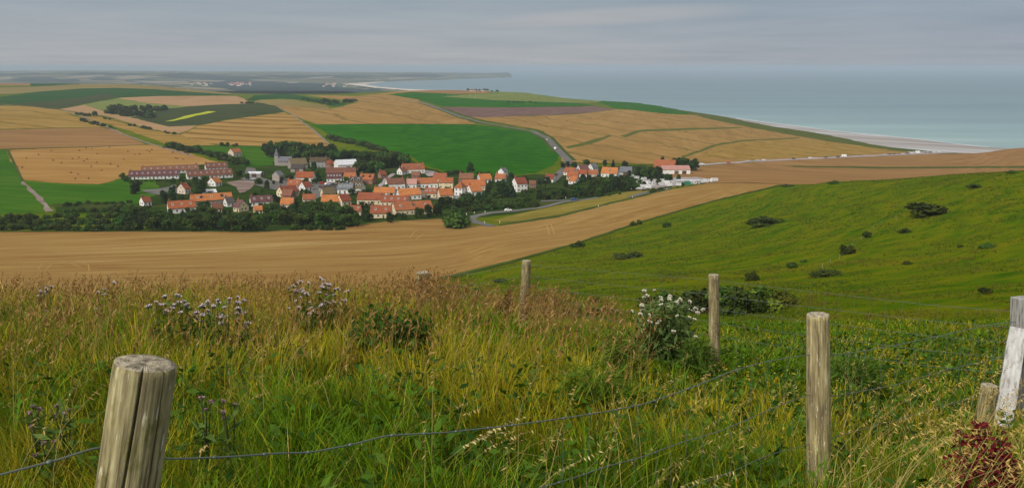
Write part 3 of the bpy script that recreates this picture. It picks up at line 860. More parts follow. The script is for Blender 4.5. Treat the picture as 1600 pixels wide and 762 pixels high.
class MB:
    """collects simple solids into one mesh with material slots"""
    def __init__(self): self.v, self.f, self.m = [], [], []

    def box(self, x0, x1, y0, y1, z0, z1, mi=0):
        n = len(self.v)
        self.v += [(x0, y0, z0), (x1, y0, z0), (x1, y1, z0), (x0, y1, z0), (x0, y0, z1), (x1, y0, z1), (x1, y1, z1), (x0, y1, z1)]
        for q in ((0, 3, 2, 1), (4, 5, 6, 7), (0, 1, 5, 4), (1, 2, 6, 5), (2, 3, 7, 6), (3, 0, 4, 7)):
            self.f.append([n + k for k in q]); self.m.append(mi)
        return self

    def poly(self, pts, faces, mi=0):
        n = len(self.v)
        self.v += list(pts)
        for q in faces:
            self.f.append([n + k for k in q]); self.m.append(mi)
        return self

    def prism(self, prof, axis, a, b, mi=0):
        """profile (list of 2-D points, CCW) swept along an axis from a to b"""
        k = len(prof)
        def p3(p, t): return (t, p[0], p[1]) if axis == 0 else ((p[0], t, p[1]) if axis == 1 else (p[0], p[1], t))
        pts = [p3(p, a) for p in prof] + [p3(p, b) for p in prof]
        fs = [list(range(k))[::-1], list(range(k, 2 * k))] + [[i, (i + 1) % k, k + (i + 1) % k, k + i] for i in range(k)]
        return self.poly(pts, fs, mi)

    def tube(self, pts, rad, seg=8, mi=0, cap=True):
        pts = [Vector(p) for p in pts]
        n0 = len(self.v)
        if not isinstance(rad, (list, tuple)): rad = [rad] * len(pts)
        for k, p in enumerate(pts):
            d = (pts[min(k + 1, len(pts) - 1)] - pts[max(k - 1, 0)]).normalized()
            ref = Vector((0, 0, 1)) if abs(d.z) < .9 else Vector((1, 0, 0))
            u = d.cross(ref).normalized(); w = d.cross(u)
            for s in range(seg):
                t = 2 * pi * s / seg
                self.v.append(tuple(p + (u * cos(t) + w * sin(t)) * rad[k]))
        for k in range(len(pts) - 1):
            for s in range(seg):
                a0 = n0 + k * seg + s; a1 = n0 + k * seg + (s + 1) % seg
                self.f.append([a0, a1, a1 + seg, a0 + seg]); self.m.append(mi)
        if cap:
            self.f.append([n0 + s for s in range(seg)]); self.m.append(mi)
            self.f.append([n0 + (len(pts) - 1) * seg + s for s in range(seg)][::-1]); self.m.append(mi)
        return self

    def me(self, name, smooth=False):
        me = mesh_py(name, self.v, self.f, smooth)
        me.polygons.foreach_set('material_index', self.m)
        bm = bmesh.new(); bm.from_mesh(me)
        bmesh.ops.recalc_face_normals(bm, faces=bm.faces)
        bm.to_mesh(me); bm.free()
        return me

    def build(self, name, mats, parent=None, smooth=False):
        return link(name, self.me(name, smooth), mats, parent)


def shared(mb, name, mats):
    me = mb.me(name)
    for m in mats: me.materials.append(m)
    return me


# pieces looking towards -y, origin at their foot on the wall plane
ME_WIN = shared(MB().box(-.55, .55, -.05, .05, 0, 1.25, 0).box(-.45, -.04, -.065, -.04, .1, 1.15, 1).box(.04, .45, -.065, -.04, .1, 1.15, 1), 'window', [m_frame, m_pane])
ME_DOOR = shared(MB().box(-.55, .55, -.05, .05, 0, 2.15, 0).box(-.46, .46, -.07, -.04, .03, 2.06, 1), 'door', [m_frame, m_door])
ME_SKY = shared(MB().box(-.45, .45, -.65, .65, 0, .13, 0).box(-.33, .33, -.52, .52, .11, .15, 1), 'skylight', [m_frame, m_pane])
ME_BARN = shared(MB().box(-1.7, 1.7, -.06, .05, 0, 3.1, 0), 'barn_door', [m_door])


HOUSES = []


def view_rot(x, y): return -math.atan2(x, y)


def depth_of(p): return p.y * CP + (ZC - p.z) * SP


def house(px0, px1, row, yaw, rc, wc, label, W=7.5, wh=2.8, rh=3.6, sky=0, dorm=0, chim=1, floors=1, ymin=330, kind='house', cat='house', barn=False, group=None, hip=False, win=True, L=None):
    HOUSES.append((px0, px1, row))
    W, rh = W * .88, rh * .8
    p = at((px0 + px1) / 2, row, ymin)
    mpp = depth_of(p) / FPX
    a = R(yaw)
    if L is None:
        L = max(4.5, .94 * ((px1 - px0) * mpp - W * abs(sin(a))) / cos(a))
    rz = view_rot(p.x, p.y) + a
    c = p + Matrix.Rotation(rz, 3, 'Z') @ Vector((0, W / 2, 0))
    # sit on the lowest corner
    zs = [float(G.z(*(c + Matrix.Rotation(rz, 3, 'Z') @ Vector((sx * L / 2, sy * W / 2, 0))).xy)) for sx in (-1, 1) for sy in (-1, 1)]
    c.z = max(min(zs), p.z - .4)
    root = empty(kind, c, rz)
    tag(root, label, cat, group)
    h, w = L / 2, W / 2
    base = -1.2
    wall = MB()
    if hip:
        wall.box(-h, h, -w, w, base, wh)
    else:
        wall.prism([(-w, base), (w, base), (w, wh), (0, wh + rh - .12), (-w, wh)], 0, -h, h)
    wall.build('wall', WALL[wc], root)
    o, t = .35, .22
    rf = MB()
    if hip:
        k = min(h - .3, w)
        pts = [(-h - o, -w - o, wh - .1), (h + o, -w - o, wh - .1), (h + o, w + o, wh - .1), (-h - o, w + o, wh - .1), (-h + k, 0, wh + rh), (h - k, 0, wh + rh)]
        rf.poly(pts, [(0, 1, 5, 4), (1, 2, 5), (2, 3, 4, 5), (3, 0, 4), (3, 2, 1, 0)])
    else:
        sl = rh / w
        for s in (-1, 1):
            rf.prism([(s * (w + o), wh - o * sl), (0, wh + rh), (0, wh + rh + t), (s * (w + o), wh - o * sl + t)], 0, -h - .18, h + .18)
    roof = rf.build('roof', ROOF[rc], root)
    for q in range(chim):
        cx = (-h + .5, h - .5, 0.0)[q % 3] * (.96 if not hip else .4)
        MB().box(cx - .4, cx + .4, -.32, .32, wh + rh - .9, wh + rh + .95).box(cx - .46, cx + .46, -.38, .38, wh + rh + .95, wh + rh + 1.1, 0) \
            .box(cx - .25, cx - .03, -.11, .11, wh + rh + 1.1, wh + rh + 1.45, 1).box(cx + .08, cx + .28, -.1, .1, wh + rh + 1.1, wh + rh + 1.4, 1) \
            .build('chimney', [m_brick, m_pot], roof)
    sa = math.atan2(rh, w)

    def put(name, me, loc, rot=(0, 0, 0), sc=(1, 1, 1), par=root):
        q = bpy.data.objects.new(name, me)
        COL.objects.link(q)
        q.parent = par; q.location = loc; q.rotation_euler = rot; q.scale = sc
        return q
    for s in range(sky):
        x = -h + L * (s + .5) / sky + random.uniform(-.15, .15)
        f = .52
        put('skylight', ME_SKY, (x, -w * f, wh + rh * (1 - f) + t * .9), (sa, 0, 0), par=roof)
    for s in range(dorm):
        x = -h + L * (s + .5) / dorm
        f = .62
        zb = wh + rh * (1 - f)
        d = MB().prism([(-.75, 0), (.75, 0), (.75, 1.2), (0, 1.9), (-.75, 1.2)], 1, 0, w * .75, 0)
        d.box(-.5, .5, -.04, .03, .2, 1.2, 1)
        for sg in (-1, 1):
            d.prism([(sg * .95, 1.05), (0, 1.93), (0, 2.08), (sg * .95, 1.2)], 1, -.15, w * .75, 2)
        q = d.build('dormer', [WALL[wc], m_pane, ROOF[rc]], roof)
        q.location = (x, -w * f - .1, zb - .1)
    if barn:
        put('barn_door', ME_BARN, (0, -w, .02))
        if L > 14:
            put('barn_door', ME_BARN, (L * .28, -w, .02))
        put('barn_door', ME_BARN, (h, 0, .02), (0, 0, pi / 2))
    elif win:
        n = max(2, int(L / 2.5))
        dr = n // 2
        for fl in range(floors):
            for k in range(n):
                x = -h + L * (k + .5) / n
                if fl == 0 and (k == dr or (L > 18 and k % 4 == 1)):
                    put('door', ME_DOOR, (x, -w, .02))
                else:
                    put('window', ME_WIN, (x, -w, .95 + 2.6 * fl))
        for sg in ((1, -1)[yaw > 0],):
            put('window', ME_WIN, (sg * h, -w * .35, .95), (0, 0, sg * pi / 2))
            put('window', ME_WIN, (sg * h, w * .35, .95), (0, 0, sg * pi / 2))
            if rh > 3 and not hip:
                put('window', ME_WIN, (sg * h, 0, wh + .35), (0, 0, sg * pi / 2), (.8, 1, .85))
            if floors > 1:
                for yy in (-.4, .4):
                    put('window', ME_WIN, (sg * h, w * yy, 3.55), (0, 0, sg * pi / 2))
    return root


H = house
# rows of holiday terraces on the left
H(222, 312, 271, 4, 'b', 'w', 'long terrace with brown-red roof in the rear row, beside the bale field', W=8, rh=4.2, sky=9, chim=2)
H(201, 280, 280, -7, 'p', 'w', 'long terrace with darkest plum roof and white right gable, front row', W=8.5, rh=4.4, sky=9, chim=1)
H(321, 358, 266.5, 9, 'b', 'w', 'short terrace with red-brown roof in the rear row, right of the long one', W=8, rh=4.2, sky=4)
H(292, 366, 279, 9, 'b', 'w', 'long terrace with red-brown roof and white left gable, front row', W=8.5, rh=4.4, sky=8)
H(361, 382, 245, 38, 'r', 'n', 'lone pinkish house with red roof up on the small green pasture', W=8.5, wh=4.2, rh=3.8, ymin=400)
H(331, 353, 291, 48, 'o', 'w', 'small white house with bright orange roof beside the bare building plot', W=8, rh=4)
H(284, 304, 303, 42, 'r', 'n', 'beige gabled house with red roof below the front terrace', W=8, wh=3.4, rh=4)
H(318, 341, 306, 8, 'g', 'g', 'low pale grey hangar with shallow roof below the orange-roofed white house', W=11, wh=2.2, rh=1.6, chim=0, barn=True, kind='shed', cat='shed')
H(263, 308, 333, 7, 'o', 'w', 'long white farmhouse with bright orange roof, nearest the tree belt', W=8, wh=3.2, rh=4.2, sky=3)
H(298, 366, 321, 9, 'o', 't', 'very long stone house with orange roof and two white dormers', W=7.5, wh=3.4, rh=4.0, dorm=2, sky=3)
H(331, 350, 332, 10, 'b', 'c', 'small cream outhouse with brown roof in front of the dormer house', W=6.5, wh=2.4, rh=2.8)
H(353, 369, 323, 20, 'd', 'w', 'small white cottage with dark roof beside the cream gable', W=6.5, rh=3.2)
H(357, 381, 331, -52, 'p', 'c', 'cream gabled house with plum roof, gable turned to the stubble field', W=8, rh=4.4)
H(391, 428, 322, 7, 'p', 'w', 'long low white house with plum roof behind the tree belt', W=7.5, sky=3)
H(436, 459, 314, -24, 'b', 'k', 'brick house with warm brown roof just above the dense tree clump', W=8, wh=3.4, rh=3.8)
H(436, 460, 326, -12, 'o', 'n', 'low orange roof half hidden behind the dense tree clump', W=7.5)
H(398, 411, 334, 8, 'o', 'c', 'tiny shed with orange roof among the belt trees', W=5.5, wh=2.2, rh=2.4, chim=0, kind='shed', cat='shed')
H(222, 240, 322, 22, 'r', 'w', 'small white bungalow with red roof beside the pond yard', W=7, rh=3)
H(432, 449, 283, 38, 's', 't', 'grey stone barn with slate roof beside the gravel yard', W=9, wh=4.2, rh=3.6, chim=0, barn=True, kind='barn', cat='barn')
H(384, 410, 277, -12, 'g', 't', 'open grey farm shed with flat pale roof by the yard', W=13, wh=2.6, rh=1.2, chim=0, barn=True, kind='shed', cat='shed')
H(452, 484, 264, 14, 'm', 't', 'large barn with mossy brown roof under the rear wood', W=13, wh=4, rh=5.2, chim=0, barn=True, kind='barn', cat='barn')
H(484, 513, 262, 4, 'm', 'g', 'long grey two-storey farmhouse with brown roof under the rear wood', W=9, wh=5.2, rh=3.6, chim=2, floors=2)
H(452, 476, 269, -16, 'd', 't', 'dark-roofed stone byre in front of the mossy barn', W=8, wh=3, rh=3.6, chim=0, barn=True, kind='barn', cat='barn')
H(513, 528, 264, 32, 'r', 'k', 'red brick house with red hipped roof beside the big pale hangar', W=9, wh=4.5, rh=4, hip=True)
H(524, 565, 266, 14, 'g', 'w', 'big pale hangar with broad shallow sheet roof below the rear wood', W=19, wh=4.4, rh=4.0, chim=0, barn=True, kind='hangar', cat='hangar')
H(508, 558, 276, -5, 'b', 'k', 'long barn with red-brown roof in front of the pale hangar', W=9, wh=3.2, rh=3.8, chim=0, barn=True, kind='barn', cat='barn')
H(509, 535, 285, -6, 'p', 'w', 'white house with plum roof and skylights facing the car park', W=8.5, wh=3, rh=4.0, sky=5)
H(534, 557, 285, -16, 'r', 'w', 'white house with red roof and white right gable above the car park', W=8, wh=3.2, rh=4)
H(557, 586, 288, -22, 'r', 'k', 'brick house with red roof at the upper end of the village lane', W=9, wh=3.4, rh=4.2, dorm=2)
H(459, 492, 284, -14, 'o', 'w', 'broad white house with vivid orange roof and front gable above the car park', W=9, wh=3.2, rh=4.4)
H(470, 491, 281, 62, 'o', 'w', 'white front gable wing with orange roof joined to the broad house', W=7, wh=3.0, rh=3.6, chim=0, L=6)
H(447, 471, 295, -10, 'o', 'w', 'orange-roofed white house left of the gabled red one', W=8, rh=3.8, sky=2)
H(472, 493, 298, 34, 'r', 'w', 'white gabled house with red roof beside the bushy garden tree', W=7.5, rh=3.8)
H(437, 473, 307, 30, 'r', 'c', 'cream gabled house with red roof left of the flat garages', W=9, wh=3, rh=4.2)
H(497, 525, 299, -4, 'd', 'g', 'low garage block with flat dark roof at the village centre', W=9, wh=2.8, rh=.7, chim=0, barn=True, kind='garage', cat='garage')
H(525, 553, 303, -10, 's', 'w', 'white house with slate roof and a row of roof windows', W=8.5, wh=3.2, rh=3.8, sky=6)
H(503, 528, 309, 16, 'm', 'c', 'cream gabled cottage with mossy brown roof at the village centre', W=8.5, wh=2.8, rh=3.8)
H(544, 568, 302, -24, 'm', 'w', 'house with weathered brown roof and white dormers', W=8.5, wh=3.4, rh=4, dorm=3)
H(545, 566, 290, -8, 'd', 'w', 'white cottage with blackish roof below the brick lane house', W=7.5, rh=3.4, dorm=2)
H(500, 533, 322, -8, 'o', 'n', 'beige house with faded orange roof above the dense tree clump', W=8.5, rh=4)
H(530, 554, 322, 26, 'r', 'c', 'cream house with red roof and tall left gable near the tree clump', W=8.5, wh=3.2, rh=4)
H(554, 599, 320, -16, 'r', 'c', 'long cream house with red roof and cream right gable', W=9, wh=3.2, rh=4.2)
H(590, 641, 323, -20, 'r', 'c', 'L-shaped row of cream houses with red roof, right gable cream', W=9, wh=3, rh=4, sky=4)
H(582, 618, 308, -8, 'o', 'w', 'orange-roofed white house tucked behind the cream gables', W=8.5, rh=3.6)
H(621, 662, 312, 14, 'o', 'w', 'white house with orange roof and tall white left gable beside the hedge', W=9, wh=3.2, rh=4.2)
H(613, 682, 335, 18, 'r', 'c', 'long red-roofed house with pale cream left gable, facing the stubble field', W=9.5, wh=3.4, rh=4.4, sky=3, dorm=1)
H(577, 613, 341, -5, 'r', 'c', 'red-roofed cream house nearest the stubble field', W=9, wh=3, rh=4.2, sky=2)
H(545, 565, 337, -6, 'r', 'n', 'small low house with red roof at the right edge of the tree clump', W=7, rh=3, sky=2)
H(473, 494, 318, 4, 'r', 'n', 'low red roof above the middle of the tree clump', W=7, rh=3)
H(627, 666, 271, 8, 'r', 'w', 'large white villa with red-brown roof and white gables below the green field', W=10, wh=3.6, rh=4.6, dorm=2, chim=2)
H(624, 641, 273, 40, 'b', 'w', 'small white wing with brown roof on the left of the villa', W=7, rh=3.2)
H(641, 657, 279, -14, 'b', 'k', 'brown-roofed brick outbuilding below the villa', W=7, wh=2.4, rh=3.2, chim=0)
H(594, 606, 279, 25, 'r', 'k', 'tiny brick house with red roof beside the steep gravel lane', W=6.5, wh=3, rh=3)
H(603, 636, 296, 14, 'b', 'w', 'row of white houses with brown-red roof along the lane', W=8.5, wh=4, rh=3.8, chim=2)
H(634, 652, 295, -5, 'k', 'w', 'white house with pinkish roof in the lane row', W=8, wh=3.4, rh=3.6)
H(650, 686, 294, 6, 'r', 'w', 'long white house with red roof and a row of large windows', W=8.5, wh=3.6, rh=3.8)
H(674, 699, 285, -12, 'r', 'n', 'beige house with broad red roof behind the long windowed row', W=9, wh=3.2, rh=3.8)
H(684, 709, 295, -6, 'o', 'c', 'cream two-storey house with pale orange roof beside the hipped house', W=8.5, wh=4.4, rh=3.4, floors=2)
H(706, 726, 306, -22, 'r', 'w', 'tall white house with dark red hipped roof', W=9, wh=5.2, rh=4.4, floors=2, hip=True)
H(720, 760, 297, -5, 'o', 'n', 'long orange roof behind the tall hipped house', W=9, wh=3.2, rh=4.2)
H(732, 759, 306, 26, 'o', 'w', 'white house with bright orange roof, left gable over a dark porch', W=9, wh=3.2, rh=4.4)
H(685, 711, 313, 12, 'o', 'c', 'cream house with orange roof below the two-storey one', W=9, wh=3.4, rh=4.2)
H(660, 684, 309, -12, 'r', 'c', 'low cream house with red roof behind the clipped hedge', W=8, wh=3, rh=3.4, sky=3)
H(716, 741, 286, -4, 'b', 'k', 'red-brown brick farmhouse against the green field', W=9, wh=3.4, rh=4)
H(747, 772, 286, 20, 'o', 'w', 'white left-gabled house with orange roof beneath the green field', W=8.5, wh=3, rh=4)
H(771, 791, 285, -12, 'r', 'w', 'small white house with red roof left of the round dark tree', W=8, rh=3.8)
H(786, 795, 276, 45, 's', 'w', 'narrow white gable peeping over the round dark tree', W=7, wh=4, rh=3)
H(803, 829, 300, 26, 'r', 'w', 'tall two-storey white house with red roof among dark trees', W=9.5, wh=5.8, rh=4.2, floors=2)
H(828, 837, 294, 5, 'b', 'k', 'small brown brick shed right of the tall white house', W=6, wh=3, rh=2.4, chim=0, kind='shed', cat='shed')
H(848, 867, 285, -20, 'r', 'w', 'white cottage with red roof where the main road enters the village', W=8, rh=3.6)
H(877, 900, 274, -24, 'r', 'w', 'red-roofed house with white right gable beside the main road', W=8.5, rh=3.8)
H(903, 924, 270, 26, 'p', 'w', 'white gabled house with purple-grey roof at the village edge', W=8.5, wh=3, rh=4)
H(922, 939, 267, 38, 's', 'w', 'grey-roofed white house right of the purple-grey roof', W=8, rh=3.8)
H(936, 966, 277, -14, 'o', 'w', 'big white house with broad bright orange roof above the dark wood', W=10, wh=3.4, rh=5, dorm=1)
H(966, 988, 274, -8, 's', 'g', 'grey barn with dull slate roof right of the big orange roof', W=9, wh=3, rh=4.4, chim=0, barn=True, kind='barn', cat='barn')
H(883, 904, 281, -12, 'o', 'n', 'low orange roof above the smallest white gable', W=8, rh=3.4)
H(899, 918, 277, -8, 'o', 'w', 'orange-roofed house hidden behind the dark wood', W=8, rh=3.4)
H(917, 935, 277, -8, 'r', 'n', 'low red roof left of the big orange-roofed house', W=8, rh=3.2)
H(884, 903, 288, -30, 'o', 'w', 'smallest orange roof with white right gable beside the wood', W=7.5, rh=3.2)
H(1018, 1056, 268, -10, 'r', 'k', 'large farm barn with red roof beside the long white shed', W=15, wh=4.2, rh=6.5, chim=0, barn=True, kind='barn', cat='barn')
H(1032, 1082, 272, 13, 'k', 'w', 'long white farm shed with pink sheet roof above the campsite', W=13, wh=4, rh=3.2, chim=0, barn=True, kind='shed', cat='shed')
H(1054, 1096, 288, 10, 'g', 'd' if False else 'g', 'long open shelter with pale flat roof on the campsite', W=7, wh=2.8, rh=.6, chim=0, barn=True, kind='shelter', cat='shelter')
# chapel with a small spire
p = at(440, 258.5, 400)
ch = empty('chapel', p, view_rot(p.x, p.y) + R(-20))
tag(ch, 'small stone chapel with pointed slate spire below the rear wood', 'chapel')
MB().prism([(-3.2, -1), (3.2, -1), (3.2, 4), (0, 7.2), (-3.2, 4)], 0, -2, 9).build('nave', WALL['t'], ch)
rf = MB()
for s in (-1, 1):
    rf.prism([(s * 3.6, 3.65), (0, 7.3), (0, 7.55), (s * 3.6, 3.9)], 0, -2.1, 9.2)
rf.build('roof', ROOF['s'], ch)
tw = MB().box(-5.4, -2.05, -1.7, 1.7, -1, 8.2).build('tower', WALL['t'], ch)
MB().poly([(-5.6, -1.9, 8.2), (-1.9, -1.9, 8.2), (-1.9, 1.9, 8.2), (-5.6, 1.9, 8.2), (-3.75, 0, 14.5)], [(0, 1, 4), (1, 2, 4), (2, 3, 4), (3, 0, 4), (3, 2, 1, 0)]).build('spire', ROOF['s'], tw)
for x in (1, 4, 7):
    q = bpy.data.objects.new('window', ME_WIN); COL.objects.link(q); q.parent = ch; q.location = (x, -3.2, 1.4); q.scale = (.7, 1, 1.5)

# a farm on the far skyline
H(733, 744, 143, 5, 'b', 'w', 'tiny white-walled farmhouse on the coastal skyline', W=9, ymin=1500)
H(752, 757, 143, -8, 's', 'w', 'tiny pale barn among trees on the coastal skyline', W=9, ymin=1500)

# ------------------------------------------------------------------ trees
m_leaf, nt, b = new_mat('leaves', 0.7, 0.12)
at_ = nd(nt, 'ShaderNodeAttribute', attribute_name='tint')
oi = nd(nt, 'ShaderNodeObjectInfo')
hs = nd(nt, 'ShaderNodeHueSaturation', i_Color=at_.outputs['Color'])
nt.links.new(math_n(nt, 'MULTIPLY_ADD', oi.outputs['Random'], .85, .62), hs.inputs['Value'])
nt.links.new(math_n(nt, 'MULTIPLY_ADD', oi.outputs['Random'], .06, .468), hs.inputs['Hue'])
nt.links.new(hs.outputs[0], b.inputs['Base Color'])
m_bark = plain('bark', (.085, .06, .042), .95, .2, 4.0)


def crown_mesh(name, lobes, n, size, c0, c1, seed, flat=1.0):
    """many small leaf-clump faces spread through overlapping lobes"""
    r = np.random.default_rng(seed)
    per = np.array([l[3] ** 2 for l in lobes]); per = (per / per.sum() * n).astype(int) + 1
    C, Nn, T = [], [], []
    for (x, y, z, rad), k in zip(lobes, per):
        d = r.normal(size=(k, 3)); d /= np.linalg.norm(d, axis=1)[:, None]
        rr = rad * (1 - .45 * r.random(k) ** 2.2) * (1 + .12 * r.normal(size=k))
        q = d * rr[:, None]; q[:, 2] *= flat
        C.append(q + (x, y, z)); Nn.append(d)
        tone = r.random() * .6
        T.append(np.clip(tone + .4 * r.random(k), 0, 1))
    C, Nn, T = np.concatenate(C), np.concatenate(Nn), np.concatenate(T)
    k = len(C)
    Nn = Nn + .75 * r.normal(size=(k, 3)); Nn[:, 2] += .35
    Nn /= np.linalg.norm(Nn, axis=1)[:, None]
    ref = r.normal(size=(k, 3))
    U = np.cross(Nn, ref); U /= np.linalg.norm(U, axis=1)[:, None]
    V = np.cross(Nn, U)
    s = size * (.6 + .8 * r.random(k))[:, None]
    v = np.stack([C - U * s * .5 - V * s * .32, C + U * s * .5 - V * s * .25, C + U * s * .42 + V * s * .36, C - U * s * .38 + V * s * .3], 1)
    ok = v[..., 2].min(1) > .02
    v, T = v[ok], T[ok]
    k = len(v)
    f = np.arange(4 * k).reshape(k, 4)
    c = np.array(c0)[None] * (1 - T[:, None]) + np.array(c1)[None] * T[:, None]
    me = mesh_np(name, v.reshape(-1, 3), f, cols=np.repeat(c, 4, 0))
    me.materials.append(m_leaf)
    return me


def trunk_mesh(h, r0, seed):
    rr = random.Random(seed)
    mb = MB()
    top = (rr.uniform(-.2, .2), rr.uniform(-.2, .2), h)
    mb.tube([(0, 0, -.6), (0, 0, .2), (top[0] * .4, top[1] * .4, h * .55), top], [r0 * 1.4, r0, r0 * .75, r0 * .25], 7)
    for k in range(4):
        t = 2 * pi * k / 4 + rr.uniform(-.4, .4)
        z = h * rr.uniform(.4, .65)
        mb.tube([(0, 0, z), (cos(t) * h * .16, sin(t) * h * .16, z + h * .14), (cos(t) * h * .3, sin(t) * h * .3, z + h * .2)], [r0 * .45, r0 * .3, r0 * .1], 5)
    me = mb.me('trunk', True)
    me.materials.append(m_bark)
    return me


def tree_kind(kind, seed):
    """unit-ish meshes for a tree 8 m tall (bushes 3 m)"""
    r = random.Random(seed)
    lob = []
    if kind == 'round':
        lob.append((0, 0, 4.9, 2.3))
        for k in range(11):
            t, ph = r.uniform(0, 2 * pi), r.uniform(-.55, 1.0)
            lob.append((cos(t) * cos(ph) * 2.3, sin(t) * cos(ph) * 2.3, 4.7 + sin(ph) * 2.0, r.uniform(1.0, 1.6)))
        for k in range(4):
            t = r.uniform(0, 2 * pi)
            lob.append((cos(t) * 2.3, sin(t) * 2.3, r.uniform(1.6, 2.6), r.uniform(.9, 1.2)))
        return crown_mesh('crown', lob, 1500, .62, (.007, .021, .003), (.060, .104, .010), seed), trunk_mesh(5.0, .26, seed)
    if kind == 'dark':
        lob.append((0, 0, 4.4, 2.2))
        for k in range(14):
            z = r.uniform(1.2, 7.2); w = 2.5 * (1 - (z / 8.6) ** 2)
            t = r.uniform(0, 2 * pi)
            lob.append((cos(t) * w * .75, sin(t) * w * .75, z, r.uniform(.8, 1.3)))
        return crown_mesh('crown', lob, 1500, .55, (.005, .015, .004), (.034, .062, .010), seed), trunk_mesh(5.5, .28, seed)
    if kind == 'cone':
        for k in range(16):
            z = .8 + 7.0 * k / 16; w = 2.0 * (1 - k / 17)
            for q in range(3):
                t = r.uniform(0, 2 * pi)
                lob.append((cos(t) * w * .6, sin(t) * w * .6, z, .35 + w * .38))
        return crown_mesh('crown', lob, 1500, .5, (.010, .024, .012), (.022, .042, .018), seed, .7), trunk_mesh(6.5, .22, seed)
    if kind == 'pine':
        for k in range(9):
            t = r.uniform(0, 2 * pi)
            lob.append((cos(t) * 1.9, sin(t) * 1.9, r.uniform(4.6, 7.2), r.uniform(.9, 1.4)))
        return crown_mesh('crown', lob, 1100, .5, (.014, .028, .012), (.032, .05, .016), seed, .7), trunk_mesh(6.6, .3, seed)
    # bush 3 m tall
    for k in range(11):
        t, q = r.uniform(0, 2 * pi), r.uniform(.2, 1.6)
        lob.append((cos(t) * q, sin(t) * q, r.uniform(.5, 1.9) * (1.25 - q / 2.6), r.uniform(.6, 1.0)))
    return crown_mesh('crown', lob, 1000, .36, (.008, .022, .003), (.062, .096, .009), seed), trunk_mesh(1.8, .1, seed)


def gorse(seed):
    r = random.Random(seed)
    lob = []
    for k in range(11):
        t, q = r.uniform(0, 2 * pi), r.uniform(.2, 1.6)
        lob.append((cos(t) * q, sin(t) * q, r.uniform(.5, 1.9) * (1.25 - q / 2.6), r.uniform(.6, 1.0)))
    return crown_mesh('crown', lob, 1000, .30, (.025, .05, .004), (.15, .155, .010), seed), trunk_mesh(1.8, .1, seed)


KINDS = {k: [tree_kind(k, 100 + 17 * i + 1000 * j) for i in range(n)] for j, (k, n) in enumerate([('round', 5), ('dark', 4), ('cone', 2), ('pine', 2), ('bush', 5)])}
KINDS['gorse'] = [gorse(901), gorse(902)]
BASEH = {'gorse': 3.0, 'round': 8.0, 'dark': 8.2, 'cone': 8.4, 'pine': 8.2, 'bush': 3.0}


def tree(px, row, hpx, kind, label, group=None, wide=1.0, ymin=330, name=None, cat=None, pos=None, height=None):
    p = pos if pos is not None else at(px, row, ymin)
    h = height if height is not None else hpx * depth_of(p) / FPX
    crown, trunk = random.choice(KINDS[kind])
    bush = kind in ('bush', 'gorse')
    s = h / BASEH[kind]
    root = empty(name or ('shrub' if bush else 'tree'), p - Vector((0, 0, .1)), random.uniform(0, 6.28))
    root.scale = (s * wide * random.uniform(.9, 1.12), s * wide * random.uniform(.9, 1.12), s)
    tag(root, label, cat or ('shrub' if bush else 'tree'), group)
    for nm, me in (('crown', crown), ('trunk', trunk)):
        q = bpy.data.objects.new(nm, me); COL.objects.link(q); q.parent = root
    return root


def belt(pts, n, h, kinds, label, group, wide=1.0, jx=4, jy=1.5, ymin=330):
    L = [0]
    for (a, b), (c, d) in zip(pts, pts[1:]): L.append(L[-1] + math.hypot(c - a, d - b))
    for k in range(n):
        s = L[-1] * (k + .5) / n
        i = max(q for q in range(len(pts) - 1) if L[q] <= s)
        t = (s - L[i]) / (L[i + 1] - L[i])
        x = pts[i][0] + t * (pts[i + 1][0] - pts[i][0]) + random.uniform(-jx, jx)
        y = pts[i][1] + t * (pts[i + 1][1] - pts[i][1]) + random.uniform(-jy, jy)
        tree(x, y, random.uniform(*h), random.choice(kinds), label, group, wide, ymin)


BG = 'shrubs of the dense belt at the far edge of the near stubble'
BL = 'dense green shrub in the belt along the far edge of the near stubble'
belt([(-12, 359), (120, 360), (215, 360)], 20, (9, 13), ['bush'], BL, BG, 1.25, ymin=250)
belt([(-12, 350), (120, 351), (215, 351)], 17, (10, 14), ['bush'], BL, BG, 1.25, ymin=250)
belt([(-12, 342), (90, 341), (190, 342)], 13, (8, 12), ['bush'], BL, BG, 1.2, ymin=250)
TG = 'trees of the belt along the village front'
TL = 'dark leafy tree in the belt between village and near stubble'
belt([(185, 359), (300, 360), (418, 361)], 19, (18, 25), ['round', 'dark'], TL, TG, 1.15, ymin=250)
belt([(205, 350), (300, 350), (425, 351)], 15, (16, 22), ['round', 'dark'], TL, TG, 1.1, ymin=250)
belt([(180, 340), (255, 343)], 6, (18, 24), ['round'], TL, TG, 1.1)
TG2 = 'trees of the dense clump at the village front'
TL2 = 'green tree crowded in the dense clump below the village centre'
belt([(425, 350), (470, 352), (560, 354)], 11, (20, 27), ['round'], TL2, TG2, 1.1, ymin=250)
belt([(418, 342), (500, 342), (552, 342)], 9, (20, 27), ['round', 'dark'], TL2, TG2, 1.1)
belt([(470, 334), (530, 334)], 5, (18, 22), ['round'], TL2, TG2, 1.1)
belt([(452, 360), (545, 358)], 8, (8, 12), ['bush'], 'low bright shrub at the foot of the dense tree clump', 'shrubs under the dense clump', 1.1, ymin=250)
TG3 = 'trees of the rear wood'
TL3 = 'dark tree in the wood between village and striped straw field'
belt([(410, 244), (455, 250), (520, 251)], 15, (18, 27), ['round', 'dark'], TL3, TG3, 1.1, 4, 3, 400)
belt([(420, 237), (470, 240), (520, 243)], 9, (16, 20), ['round', 'dark'], TL3, TG3, 1.1, 4, 2, 400)
belt([(518, 252), (560, 253), (606, 254)], 12, (16, 21), ['round', 'dark'], TL3, TG3, 1.1, 4, 2, 400)
